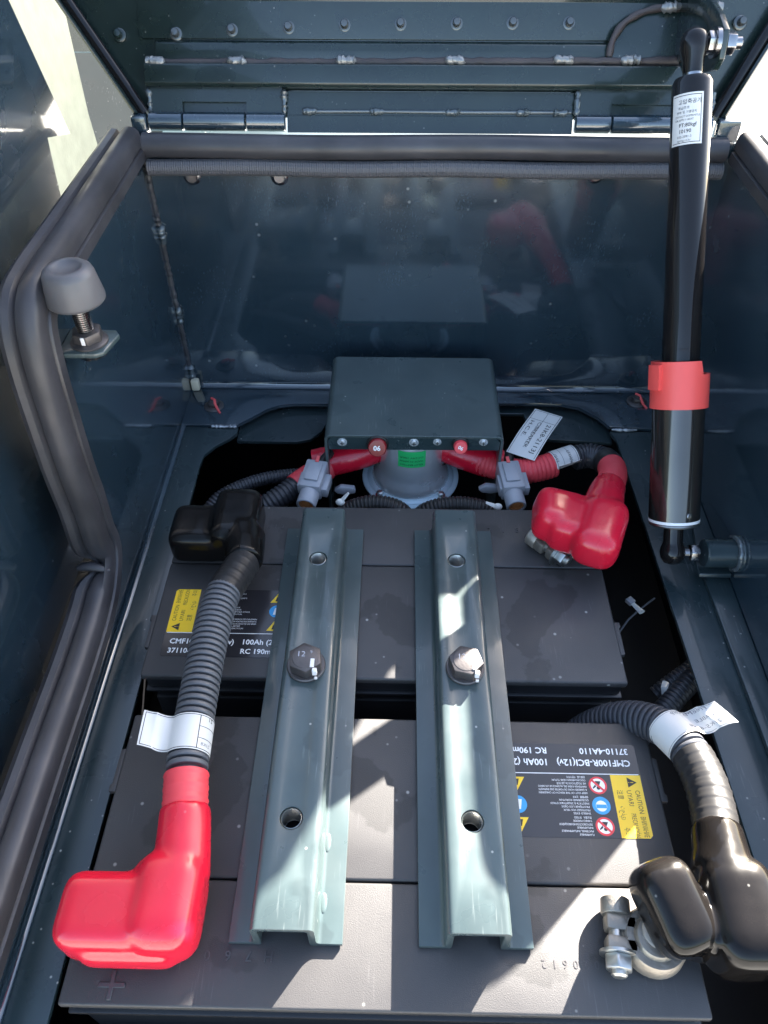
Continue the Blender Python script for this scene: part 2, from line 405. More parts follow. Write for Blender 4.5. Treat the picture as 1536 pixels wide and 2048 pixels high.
weld_bead([(-178, 572, ZF - 1.5), (-166, 571.5, ZF - 1.5), (-153, 572, ZF - 1.5)], 1.6, 'weld_scuff', 'bare', comp)
weld_bead([(XR - 58, 574, ZF - 1.2), (XR - 44, 573.5, ZF - 1.2), (XR - 34, 574, ZF - 1.2)], 1.5, 'weld_scuff', 'bare', comp)
for x, z in ((-170, 187), (-98, 187.5), (160, 191), (237, 190)):
    B().lathe((x, YR, z), (0, -1, 0), [(0, 7.2), (1.2, 7.2), (2.0, 6.2), (2.2, 4.5), (4.0, 4.0)], 24).done('wall_screw', 'rod', comp)
B().box(250, 268, 640, 652, 150, 231, 2).done('corner_post', 'wallpaint', comp); B().box(-213, -201, 640, 652, 150, 231, 2).done('corner_post', 'wallpaint', comp)
# boss for the strut on the right wall
b = B(); b.lathe((XR, 395, 0.2), (-1, 0, 0), [(0, 14.5), (1.5, 14), (3, 12), (4, 11.2), (25.5, 11.2), (26.5, 10.4), (26.5, 6.0)], 32)
bs = b.done('strut_boss', 'paint', comp)
weld_bead([(XR - 2.5, 395 + 12.5 * math.cos(a), 0.2 + 12.5 * math.sin(a)) for a in (2 * PI * k / 18 for k in range(19))], 2.2, 'boss_weld', 'weld', comp, 0.25)
B().prism([(-8, 0), (8, 0), (6.5, 3), (-6.5, 3)], lambda u, v, w: Vector((w, 395 + u, -20 + v)), XR - 26, XR - 1, 0.5).done('boss_foot', 'paint', comp)
# bumper bracket welded to the left wall
b = B(); b.prism([(XL, 391), (-184, 391), (-179, 394), (-174.5, 413), (-178, 418), (XL, 419)], lambda u, v, w: Vector((u, v, w)), 176.5, 180, 0.8)
b.done('bumper_bracket', 'railpaint', comp)

# machine bodywork outside the compartment ------------------------------
def pan(name, pts, mat, label, cat, th=3.0):
    q = [Vector(p) for p in pts]; nrm = (q[1] - q[0]).cross(q[2] - q[0]).normalized() * th
    b = B(); t = bmesh.new(); A = [t.verts.new(p) for p in q]; C2 = [t.verts.new(p - nrm) for p in q]; n = len(q)
    t.faces.new(A); t.faces.new(C2[::-1])
    for i in range(n): t.faces.new((A[i], C2[i], C2[(i + 1) % n], A[(i + 1) % n]))
    b.absorb(t)
    c = sum(q, Vector()) / n
    root = thing(name, label, cat, tuple(c)); b.done('panel', mat, root); return root
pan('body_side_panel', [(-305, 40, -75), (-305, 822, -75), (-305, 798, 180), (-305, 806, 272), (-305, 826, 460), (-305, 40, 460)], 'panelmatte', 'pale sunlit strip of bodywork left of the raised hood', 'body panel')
pan('door_panel', [(-250, 40, -60), (-250, 556, -60), (-250, 557, 191), (-250, 561, 218), (-250, 566, 242), (-250, 607, 230), (-250, 570, 324), (-250, 545, 470), (-250, 40, 470)], 'wallpaint', 'glossy dark panel beyond the left rubber seal', 'body panel')
pan('body_ledge', [(-252, 30, -72), (-211, 30, -62), (-211, 645, -62), (-252, 645, -72)], 'wallpaint', 'lower painted ledge outside the left rubber seal', 'body panel')
pan('cowl_panel', [(-420, 900, -200), (-190, 900, -200), (-190, 900, 205), (-420, 900, 205)], 'paint', 'grey blue cowl panel behind the left end of the hood', 'body panel')
pan('machine_body', [(-800, 1300, -400), (-190, 1300, -400), (-190, 1300, 430), (-800, 1300, 430)], 'hoodpaint', 'dark far part of the machine body behind the hood', 'machine body')
pan('rear_deck', [(-215, 640, 188), (400, 640, 188), (400, 980, 188), (-215, 980, 188)], 'paint', 'sunlit painted deck seen as bright slivers under the hinges', 'body panel')
gr = B(); gr.face([(-60000, -60000, -1500), (60000, -60000, -1500), (60000, 60000, -1500), (-60000, 60000, -1500)])
g = gr.done('ground', 'concrete', None); g['kind'] = 'structure'; g['label'] = 'pale concrete yard glimpsed past the hood'

# ================================================================== HOOD
HO, HT, HN = Vector((0, 655, 228)), Vector((0, .506, .862)), Vector((0, -.862, .506))
def H(x, v, w): return Vector((x, 0, 0)) + HO + HT * v + HN * w
hood = thing('hood_lid', 'raised dark teal hood with riveted inner rib and brown seam sealant', 'hood', (20, 655, 228))
def ext(prof, xa, xb, name, mat, bev=0.0):
    b = B(); b.prism(prof, lambda u, v, w: H(w, u, v), xa, xb, bev); return b.done(name, mat, hood)
# skin: flares outwards up to v = 230
skin = [(-212, -1), (-275, 90), (-330, 230), (-330, 640), (390, 640), (390, 230), (308, 90), (257, -1)]
b = B(); b.prism([(x, v) for x, v in skin], lambda u, v, w: H(u, v, w), -6, -2, 0.6); b.done('hood_skin', 'hoodpaint', hood)
# side lips: folded edges that stand forward, with the dark edge beading
for s, e in ((-1, [(-212, -1), (-275, 90), (-330, 230), (-330, 640)]), (1, [(257, -1), (308, 90), (390, 230), (390, 640)])):
    P = []
    b = B(); rows = []
    for x, v in e:
        rows.append([H(x, v, -2), H(x - s * 0.5, v, 9), H(x - s * 2.5, v, 11), H(x - s * 4.5, v, 9), H(x - s * 5, v, -2)])
    b.grid(rows, True, True, True); b.done('edge_lip', 'hoodpaint', hood)
    B().tube([H(x - s * 9, v, 4) for x, v in e[:3]], 4.5, 14).done('edge_beading', 'chromeblack', hood)
# inner rib: pressed band, lower flange strip, recessed lower plate
ext([(0, -1.9), (0, 0.5), (17, 0.5), (17, -1.9)], -196, 246, 'lower_plate', 'hoodpaint')
ext([(-12.6, -1.4), (-12.6, 0.4), (-0.2, 0.4), (-0.2, -1.4)], -90, 138, 'lower_plate_edge', 'hoodpaint')
ext([(18, -1.9), (18, 9.0), (20.5, 11), (33, 11), (34.5, 9.5), (36, 3.0), (36, -1.9)], -200, 236, 'flange_strip', 'hoodpaint', 0.8)
ext([(37, -1.9), (37, 3.0), (45, 3.6), (50, 3.2), (53, -0.5), (53, -1.9)], -192, 160, 'pressed_band', 'hoodpaint', 0.6)
ext([(54, -1.9), (54, 0.2), (80, 0.2), (84, 3.5), (150, 3.5), (150, -1.9)], -205, 240, 'rib_panel', 'hoodpaint', 0.4)
SP = [H(x, 35.6 + (x + 196) * .008 + random.uniform(-.5, .5), 4.0 + random.uniform(-.5, .5)) for x in range(-196, 233, 6)]
B().tube(SP, [2.9 + 0.9 * math.exp(-((((x + 152) % 84) - 24) / 9) ** 2) + random.uniform(-.35, .35) for x in range(-196, 233, 6)], 10).done('seam_sealant', 'sealant', hood, 70)
for x in (-192, -128, -43, 42, 126, 178):
    weld_bead([H(x - 7, 35.8 + (x + 200) * .008, 7.4), H(x, 35.8 + (x + 200) * .008, 8.2), H(x + 8, 35.8 + (x + 200) * .008, 7.4)], 3.2, 'weld_spot', 'weldlit', hood, 0.3)
B().tube([H(-78, 2.4, 1), H(-20, 2.8, 1.2), H(60, 2.6, 1.2), H(136, 3.0, 1)], [1.6, 1.2, 1.6, 1.2], 10).done('lower_seam', 'weld', hood)
for x in (-72, -18, 42, 98, 128):
    weld_bead([H(x - 6, 2.6, 1.6), H(x + 6, 2.6, 1.6)], 2.4, 'weld_bead', 'weld', hood, 0.3)
for x, v in ((-220.9, 56.1), (-176, 57.3), (-131.9, 60), (-87.6, 61.9), (-43.9, 63.8), (-.4, 64.7), (43.1, 65.3), (86.4, 65.8), (130.1, 66), (262, 67)):
    b = B(); b.lathe(H(x, v, -1.5), HN, [(0, 5.2), (1.2, 5.2), (1.9, 4.4), (2.0, 3.1), (6.2, 3.1), (7.2, 2.4), (7.4, 1.0)], 20)
    b.done('rivet_stud', 'studs' if v > 57 else 'hoodpaint', hood)
# strut gusset on the hood
b = B(); b.prism([(160, 40), (164, 55), (174, 66), (190, 73.5), (246, 74), (246, 40)], lambda u, v, w: H(u, v, w), 0.3, 4.2, 0.8); b.done('gusset_base', 'hoodpaint', hood)
B().tube(resample([H(162, 42, 4), H(164, 54, 5), H(173, 66, 5.2), H(192, 74, 5), H(216, 75, 5), H(240, 75, 5)], [i * 3.2 for i in range(31)]), [2.6 + 0.4 * math.sin(i * 1.3) for i in range(31)], 10).done('seam_sealant', 'sealant', hood)
for x in (205, 236):
    weld_bead([H(x - 7, 75, 7), H(x + 8, 75, 7)], 3.4, 'weld_spot', 'weldlit', hood, 0.3)
b = B()
YP = lambda u, v, w: Vector((w, u, v))
b.prism([(578, 291), (583, 283), (593, 279), (640, 262), (676, 268), (694, 306), (690, 322), (600, 312), (583, 307)], YP, 212.5, 216.5, 0.8)
b.done('strut_bracket', 'hoodpaint', hood)

# hinges ---------------------------------------------------------------
def hinge(xa, xb, xc, xd, label):
    t = thing('hinge', label, 'hinge', ((xa + xd) / 2, 668, 215), group='hood hinges')
    ax = Vector((0, 649.5, 224.5))
    for i, (p, q) in enumerate(((xa, xb), (xb + .8, xc - .8), (xc, xd))):
        B().lathe((p, ax.y, ax.z), (1, 0, 0), [(0, 5.8), (0.6, 6.9), (q - p - 0.6, 6.9), (q - p, 5.8)], 28).done('knuckle', 'wallpaint', t)
    b = B(); b.prism([(-3, 4.2), (-3, 1.8), (19.5, 1.2), (19.5, 4.0)], lambda u, v, w: H(w, u, v), xa + 1, xb); b.prism([(-3, 4.2), (-3, 1.8), (19.5, 1.2), (19.5, 4.0)], lambda u, v, w: H(w, u, v), xc, xd - 1)
    b.prism([(8.5, 4.0), (8.5, 1.6), (19.5, 1.2), (19.5, 4.0)], lambda u, v, w: H(w, u, v), xb, xc)
    b.done('leaf', 'hoodpaint', t)
    B().box(xb + 1, xc - 1, 640.5, 648, 210, 214, 0.8).done('fixed_leaf', 'hoodpaint', t)
    for x in (xa + 1, xd - 1):
        weld_bead([H(x, 18, 3.6), H(x, 8, 4), H(x, 0, 4)], 2.4, 'weld_bead', 'weld', t, 0.4)
hinge(-200, -173, -122, -91, 'dark painted hinge at the left end of the hood')
hinge(139, 167, 217, 247, 'dark painted hinge half hidden behind the gas strut')

# ================================================================== RUBBER SEALS
seal_prof = [(-17, -6), (-21, -2), (-22, 2.5), (-20.6, 6.8), (-17, 9.0), (-13.0, 8.2), (-10.6, 5.2), (-9.8, 5.4), (-9.0, 8.4), (-7, 10.0), (-2.5, 10.4), (1.5, 9.2), (3.6, 6.8), (4.6, 2.6), (4.6, -3.6), (3.0, -4.4), (3.0, -5.0), (5.6, -6.0), (6.0, -13.5), (4.4, -14.6), (2.2, -14), (2.2, -6)]
def seal_path(side):
    pts = [(YR - 5, 217), (560, 217), (475, 216.5), (444, 213), (427, 202), (415, 184), (401, 154), (388, 124), (373, 95), (358, 74), (340, 58), (314, 45), (280, 34), (220, 30), (160, 28), (100, 28), (45, 28)] if side > 0 else [(YR - 5, 217), (560, 217), (460, 217), (418, 217), (395, 214), (383, 203), (376, 180), (371, 145), (367, 105), (366, 72), (363, 46), (364, 30), (360, 22), (352, 16), (340, 10), (320, 6), (280, 4), (220, 4.5), (160, 4), (100, 4), (45, 4)]
    P, L = spline([(side, y, z) for y, z in pts]); k = int(L[-1] / 4)
    return resample([(side, y, z) for y, z in pts], [L[-1] * i / k for i in range(k + 1)])
def rim_seal(side, sgn, label):
    t = thing('rim_seal', label, 'rubber seal', (side, 335, 0), group='rubber rim seals')
    b = B(); path = seal_path(side); rows = []
    for i, p in enumerate(path):
        a = path[max(0, i - 1)]; c = path[min(len(path) - 1, i + 1)]; T = (c - a).normalized(); nv = Vector((1, 0, 0)).cross(T).normalized()
        if nv.z < -0.2 or (abs(nv.z) <= 0.2 and nv.y > 0): nv = -nv
        kink = math.exp(-((p.z - 20) / 6) ** 2) if (sgn > 0 and 340 < p.y < 372) else 0.0
        wob = 0.9 * math.sin(p.y * 0.083 + p.z * 0.06) + 0.5 * math.sin(p.y * 0.23 + 1)
        row = []
        for j, (u, v) in enumerate(seal_prof):
            uu = u + (wob if j in (6, 7, 8) else 0); vv = v
            if u < -1: uu = u * (1 - 0.62 * kink); vv = v * (1 - 0.45 * kink) - 1.5 * kink
            row.append(p + Vector((sgn * uu, 0, 0)) + nv * vv)
        rows.append(row)
    b.grid(rows, True, True, True)
    b.done('seal_body', 'seal', t, 34)
    # the crease where the seal buckles at the low corner
    if sgn > 0:
        q = B(); q.tube([Vector((side + s * 1.0, 352 - 0.10 * abs(s + 10), 25 - 0.25 * (s + 10) ** 2 * 0.06)) for s in (-19, -15, -10, -5, 0, 4)], [2.0, 3.6, 4.0, 3.6, 2.8, 1.2], 14, squash=0.8)
        q.done('buckled_fold', 'seal', t, 60)
    return t
rim_seal(XL - 1.5, 1, 'long grey rubber seal buckled at the corner of the left compartment rim')
rim_seal(XR + 1.5, -1, 'grey rubber seal on the right compartment rim behind the strut')
b = B(); P = [(x, 634 + 0.4 * math.sin(x * .03), 211.5 + 0.5 * math.sin(x * .021)) for x in range(-204, 259, 6)]
b.tube(P, 9.2, 28)
tag(b.done('bulb_seal', 'seal', None, 50), 'smooth fat grey bulb seal along the rear wall top', 'rubber seal')
# braided trim: a fine two-way weave cut into the tube
b = B(); rows = []; n = 36
for i in range(0, 1260):
    x = -203 + i * 0.366
    c = Vector((x, 629.0 + 0.3 * math.sin(x * .05), 196.6 + 0.5 * math.sin(x * .035)))
    rows.append([c + Vector((0, math.cos(a), math.sin(a))) * (6.2 + 0.6 * math.sin(x * 1.7 + a * 6) * math.sin(x * 1.7 - a * 6)) for a in (2 * PI * k / n for k in range(n))])
b.grid(rows, True, True, True)
tag(b.done('braided_trim', 'braid', None, 80), 'thin braided dark sleeve running just below the rear bulb seal', 'sleeve')

# bumper stop ------------------------------------------------------------
bx, by = -190.5, 404
bt = thing('bumper_stop', 'pale grey rubber bumper on a threaded stud by the left wall', 'bumper', (bx, by, 180))
B().lathe((bx, by, 209), (0, 0, 1), [(0, 4), (0, 16.4), (0.8, 17.2), (2.5, 17.3), (17, 15.0), (19.6, 14.0), (21.2, 12.0), (21.8, 9.4), (21.2, 8.2), (20.0, 7.0), (19.8, 1)], 48).done('rubber_cap', 'bumper', bt, 60)
prof = []
for k in range(21): prof += [(k * 1.4, 4.5), (k * 1.4 + 0.45, 5.3), (k * 1.4 + 0.9, 5.3), (k * 1.4 + 1.3, 4.5)]
B().lathe((bx, by, 181), (0, 0, 1), prof, 24).done('threaded_stud', 'rod', bt, 60)
f = frame((bx, by, 180), (0, 0, 1)); h = B(); h.lathe((bx, by, 180.1), (0, 0, 1), [(0, 11.4), (1.4, 11.6), (2.6, 9.6)], 32)
h.prism(hexagon(9.6, 0.25), lambda a, c, w: f(a, c, w), 2.2, 9.0, 0.9); h.done('flange_nut', 'bolt', bt)
B().lathe((bx, by, 176.3), (0, 0, -1), [(0, 10.5), (4, 9.5), (5, 6)], 24).done('under_nut', 'rod', bt)
B().box(bx - 1.6, bx + 1.2, by - 9.2, by - 8.0, 183, 188.4, 0.5, 1).done('paint_mark', 'whitepaint', bt)

# ================================================================== GAS STRUT
SA, SB = Vector((215.8, 395.0, 0.2)), Vector((196.5, 588.0, 298.1))
SD = (SB - SA).normalized(); SLn = (SB - SA).length
st = thing('gas_strut', 'black gas strut with red lock collar propping the raised hood', 'gas strut', tuple(SA))
def onS(k): return SA + SD * k
B().lathe(onS(0), SD, [(-9, 3), (-7.5, 6.6), (-4, 8.8), (0, 9.6), (4, 8.8), (7, 7.6), (9, 7.2), (24, 7.2)], 32).done('ball_socket', 'chromeblack', st)
B().lathe(onS(23), SD, [(0, 3), (0, 18.0), (1.2, 18.6), (2.2, 18.0)], 48).done('end_washer', 'zinc', st)
B().lathe(onS(25.4), SD, [(0, 8), (0, 18.0), (0.6, 18.6), (92, 18.6), (93, 17.5), (93, 13)], 64).done('lock_sleeve', 'sleeve', st)
B().lathe(onS(25.6), SD, [(0.2, 18.75), (2.4, 18.75)], 64, False).done('sleeve_band', 'white', st)
B().lathe(onS(110), SD, [(0, 10), (0, 13.2), (44, 13.2), (44.2, 13.0), (44.8, 13.0), (45, 13.2), (220, 13.2), (223.5, 11.4), (224, 6)], 64).done('cylinder', 'chromeblack', st)
B().lathe(onS(330), SD, [(0, 6.3), (21, 6.3)], 24).done('rod_end', 'rod', st)
B().lathe(onS(SLn), SD, [(-19, 6.5), (-10, 7.4), (-5, 9), (0, 9.6), (5, 8.2), (8, 5.5), (9, 2)], 32).done('ball_socket', 'chromeblack', st)
# lower and upper ball studs
b = B(); b.lathe(SA, (1, 0, 0), [(2, 4.2), (12, 4.2), (13, 6)], 20); b.done('ball_stud', 'rod', st)
f = frame(SA, (1, 0, 0)); h = B(); h.prism(hexagon(7.2, 0.2), lambda a, c, w: f(a, c, w), 12.6, 19.6, 0.7); h.done('stud_nut', 'rod', st)
b = B(); b.lathe(SB, (1, 0, 0), [(2, 4.2), (9, 4.2)], 20); b.done('ball_stud', 'rod', st)
f = frame(SB, (1, 0, 0)); h = B(); h.prism(hexagon(7.4, 0.4), lambda a, c, w: f(a, c, w), 8.5, 12.8, 0.6); h.lathe(SB, (1, 0, 0), [(12.8, 9.5), (15.6, 9.5)], 28)
h.prism(hexagon(7.4, 0.1), lambda a, c, w: f(a, c, w), 20.4, 26.5, 0.6); h.lathe(SB, (1, 0, 0), [(20, 4), (31, 4), (31.5, 3)], 16); h.done('stud_nut', 'rod', st)
# direction on the tube that faces the front, for clip, pin and label
SU = Vector((1, 0, 0)); SU = (SU - SD * SU.dot(SD)).normalized(); SV = SD.cross(SU); SV = SV if SV.y < 0 else -SV
def cyl(k, ang, r): return onS(k) + (SV * math.cos(ang) + SU * math.sin(ang)) * r
# red lock collar: open C ring with a step on the right and a thick pad on the left
b = B(); rows = []
k0, k1 = 112.0, 146.0
angs = [math.radians(a) for a in range(-150, 151, 6)]
def top(a): return k1 - (9.5 if a > math.radians(26) else 0) if a < math.radians(100) else k1 - 9.5
ring = []
for a in angs:
    r0, r1 = 18.7, 20.6
    ring.append([cyl(k0, a, r0), cyl(k0, a, r1), cyl(top(a), a, r1), cyl(top(a), a, r0)])
b.grid(ring, True, True, True)
b.done('lock_collar', 'redclip', st, 30)
b = B(); ring = []
for a in [math.radians(q) for q in range(-84, -55, 4)]:
    ring.append([cyl(k0 + 14, a, 20.3), cyl(k0 + 14, a, 24.0), cyl(k1 - 2, a, 24.0), cyl(k1 - 2, a, 20.3)])
b.grid(ring, True, True, True); b.done('collar_pad', 'redclip', st, 30)
B().lathe(cyl(33, 0.25, 18.2), SV * math.cos(.25) + SU * math.sin(.25), [(0, 2.5), (1.4, 2.3), (1.6, 1.2)], 16).done('sleeve_pin', 'rod', st)
# maker's label wrapped on the cylinder
LK0, LK1, LA0, LA1 = 290.0, 322.0, math.radians(-78), math.radians(14)
def lab(u, v, e=0.22): return cyl(LK0 + v, LA0 + u / 13.4, 13.2 + e)
W = (LA1 - LA0) * 13.4
lb = B(); lb.grid([[lab(W * i / 24, v) for i in range(25)] for v in (0, LK1 - LK0)]); lo = lb.done('maker_label', 'paper', st)
b = B(); m0, m1, hh = 1.2, 1.6, LK1 - LK0
for (ua, ub, va, vb) in ((m0, W - m0, m0, m1), (m0, W - m0, hh - m1, hh - m0), (W - m1, W - m0, m0, hh - m0)):
    b.grid([[lab(ua + (ub - ua) * i / 16, v, 0.3) for i in range(17)] for v in (va, vb)])
b.done('label_border', 'black', lo)
lf = lambda u, v: lab(u, v, 0.3)
for s, u, v, hgt, bd in (('고압축공기', 5, 25.5, 2.4, .008), ('취급주의', 5, 22.2, 1.5, 0), ('분해 및 가열금지', 4, 19.6, 1.4, 0), ('DO NOT DISMANTLE', 3, 17.2, 1.25, 0), ('OR APPLY HEAT', 3, 15, 1.25, 0), ('FT:80kgf', 6, 11.2, 2.4, .012), ('10190', 6, 7.4, 2.4, .012), ('032-2091-3', 5, 4.4, 1.5, 0), ('spring.co.kr', 5, 2.2, 1.4, 0)):
    text(s, lf, u, v, hgt, 'label_text', 'black', lo, bold=bd)

# ================================================================== BATTERIES
def wedge(pts): return pts
def make_battery(name, label, at, rz, digits):
    t = thing(name, label, 'battery', at, rz, 'batteries in the compartment')
    k = dict(world=False)
    B().box(-164.5, 164.5, -81, 18.6, -6, 0, 1.6, 3).done('lid_panel', 'battery', t, **k)
    B().box(-164.5, 164.5, 19.6, 81, -6, -0.4, 1.4, 3).done('terminal_strip', 'battery', t, **k)
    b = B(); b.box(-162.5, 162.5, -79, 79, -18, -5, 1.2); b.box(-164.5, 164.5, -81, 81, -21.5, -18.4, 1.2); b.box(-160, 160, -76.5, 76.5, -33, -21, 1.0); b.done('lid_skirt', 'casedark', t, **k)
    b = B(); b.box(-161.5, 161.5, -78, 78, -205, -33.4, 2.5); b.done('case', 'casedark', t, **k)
    for s in (-1, 1):
        b = B(); b.prism([(s * 164, -58), (s * 167.4, -57), (s * 167.4, -35), (s * 168.6, -34), (s * 168.4, -30), (s * 164, -30)], lambda u, v, w: Vector((u, v, w)), -5, -1.2, 0.4); b.done('latch_tab', 'battery', t, **k)
    for px, py in ((139, 46), (-141, 46)):
        b = B(); b.lathe((px, py, -0.6), (0, 0, 1), [(0, 17.5), (0.9, 17.2), (1.0, 15.0), (0.6, 14.2), (0.8, 9.6), (17, 8.4), (17.6, 7.6)], 36); b.done('post', 'lead', t, **k)
    fl = lambda z: (lambda u, v: Vector((u, v, z)))
    # label -----------------------------------------------------------
    b = B(); r = 2.0; x0, x1, y0, y1 = -154.5, -62, -65.5, -7
    poly = []
    for cx, cy, a0 in ((x1 - r, y1 - r, 0), (x0 + r, y1 - r, PI / 2), (x0 + r, y0 + r, PI), (x1 - r, y0 + r, 1.5 * PI)):
        for q in range(5): poly.append((cx + r * math.cos(a0 + q * PI / 8), cy + r * math.sin(a0 + q * PI / 8)))
    b.prism(poly, lambda u, v, w: Vector((u, v, w)), 0.02, 0.20); lo = b.done('rating_label', 'stickerblack', t, **k)
    b = B(); b.prism([(x0 + .3, -45.4), (-136, -45.4), (-136, y1 - .3), (x0 + 2, y1 - .3), (x0 + .3, y1 - 2)], lambda u, v, w: Vector((u, v, w)), 0.21, 0.26); b.done('caution_block', 'yellow', lo, **k)
    b = B(); b.prism([(x0 + 1, -46.1), (x1, -46.1), (x1, -45.6), (x0 + 1, -45.6)], lambda u, v, w: Vector((u, v, w)), 0.22, 0.27); b.done('rule_line', 'white', lo, **k)
    F = fl(0.28)
    w = dict(parent=lo, world=False, name='label_text')
    text('CMF100R-BCI(12v)', F, -150, -55, 4.3, mat='white', width=45, bold=.02, **w)
    text('100Ah (20HR)', F, -99.5, -55, 4.3, mat='white', width=33, bold=.02, **w)
    text('37110-4A110', F, -150, -62.6, 4.1, mat='white', width=30, bold=.02, **w)
    text('RC 190min', F, -99.5, -62.6, 4.1, mat='white', width=25, bold=.02, **w)
    R90 = PI / 2
    for s, u, v, hh, wd in (('CAUTION', -149.3, -36, 3.0, 14), ('ВНИМАНИЕ', -149.3, -20, 3.0, 12.0), ('UYARI', -144.2, -36, 3.0, 9.5), ('PRECAUCIÓN', -144.2, -21.8, 3.0, 14), ('注意', -138.6, -36, 3.0, 5.6), ('تحذير', -138.8, -26, 3.0, 8), ('주의', -138.6, -13.5, 3.0, 5)):
        text(s, F, u, v, hh, mat='black', rot=R90, width=wd, **w)
    b = B(); F2 = fl(0.28); b.face([F2(-151.5, -43.5), F2(-151.5, -38) if False else F2(-144.5, -43.8), F2(-148.0, -37.6)]) if False else b.face([F2(-145.8, -44), F2(-145.8, -37.6), F2(-151.4, -40.8)])
    b.done('warning_triangle', 'black', lo, **k)
    text('!', fl(0.30), -146.4, -41.4, 3.2, mat='yellow', rot=R90, **w)
    for i, y in enumerate((-38.6, -26.2, -13.8)):
        b = B()
        if i == 1:
            disc(b, (-127.5, y), 5.4, F); icon = b.done('safety_icon', 'blue', lo, **k)
            b = B(); G = fl(0.31); disc(b, (-127.5, y + .3), 3.3, G); b.done('icon_face', 'white', lo, **k)
            b = B(); G = fl(0.33); b.face([G(-130.6, y + 1.6), G(-130.6, y - .6), G(-124.4, y - .6), G(-124.4, y + 1.6)]); b.done('icon_goggles', 'blue', lo, **k)
        else:
            disc(b, (-127.5, y), 5.4, F); b.done('safety_icon', 'white', lo, **k)
            b = B(); G = fl(0.31); disc(b, (-127.5, y), 5.5, G, r0=4.3)
            b.face([G(-127.5 + 4.6 * math.cos(a), y + 4.6 * math.sin(a)) for a in (2.2, 2.5, 5.35, 5.65)]); b.done('icon_ring', 'redprint', lo, **k)
            b = B(); G = fl(0.30); disc(b, (-127.6, y + 1.6), 1.1, G)
            b.face([G(-129.6, y - 2.6), G(-128, y + .6), G(-126.6, y + .4), G(-126.2, y - 2.8)]); b.face([G(-126.4, y + .8), G(-124.4, y + 2.2), G(-124.2, y + 1.4), G(-126, y - .6)]); b.done('icon_figure', 'black', lo, **k)
        # small yellow hazard signs at the far side of the text
        b = B()
        if i != 1: b.face([F(-83.5, y - 4.6), F(-72.5, y - 4.6), F(-78, y + 4.8)]); b.done('hazard_sign', 'yellow', lo, **k); b = B(); G = fl(.31); b.face([G(-80.1, y - 3.4), G(-75.9, y - 3.4), G(-76.9, y + .6), G(-79.1, y + .6)]); b.done('hazard_mark', 'black', lo, **k)
        else:
            disc(b, (-78, y), 5.4, F); b.done('hazard_sign', 'blue', lo, **k); b = B(); G = fl(.31); b.face([G(-80.5, y - 3), G(-76, y - 3), G(-75.5, y + 3), G(-79.5, y + 3)]); b.done('hazard_mark', 'white', lo, **k)
    L3 = (['KEEP OUT OF THE REACH OF CHILDREN', 'A GARDER HORS DE PORTEE DES ENFANTS', 'MANTENGA FUERA DEL ALCANCE DE LOS NIÑOS', 'НЕ ПОДПУСКАТЬ ДЕТЕЙ', 'COCUKLARDAN UZAK TUTUN', '远离儿童   어린이주의'],
          ['SHIELD EYES', 'PROTEGEZ VOS YEUX', 'PROTEJASE LOS OJOS', 'РАБОТАТЬ В ЗАЩИТНЫХ ОЧКАХ', 'GOZLERINIZI KORUYUN', '保护眼睛   눈보호'],
          ['FLAMMABLE', 'MATERIEL INFLAMMABLE', 'INFLAMABLE', 'ЛЕГКОВОСПЛАМЕНЯЮЩИЙСЯ', 'YANICI MADDE', '禁止烟火   화기엄금'])
    for i, y in enumerate((-38.6, -26.2, -13.8)):
        for j, s in enumerate(L3[i]):
            text(s, F, -120.5, y + 4.4 - j * 2.0, 1.2, mat='white', width=min(29, len(s) * 0.92), **w)
    # raised moulding marks
    for s, u in zip(digits, (58, 69, 80, 91, 102)):
        text(s, fl(-0.5), u, 55, 5.2, 'moulded_mark', 'emboss', t, world=False, lift=0.7)
    for s, u in zip(('0', '2', '0', '6', '1', '2'), (-112, -106.5, -101, -95.5, -90, -84.5)):
        text(s, fl(-0.5), u, 56, 4.2, 'moulded_mark', 'emboss', t, world=False, lift=0.35)
    b = B(); b.box(132, 146, 70.5, 73, -0.6, 0.2, 0.3, 1); b.box(137.8, 140.2, 65, 78.5, -0.6, 0.25, 0.3, 1); b.done('plus_mark', 'emboss', t, **k)
    return t
make_battery('battery', 'black battery at the rear whose label reads upright', (-6, 359, 0), 0.0, '11218')
make_battery('battery', 'black battery at the front whose label is upside down', (-2, 168, 0), PI, 'H7602')

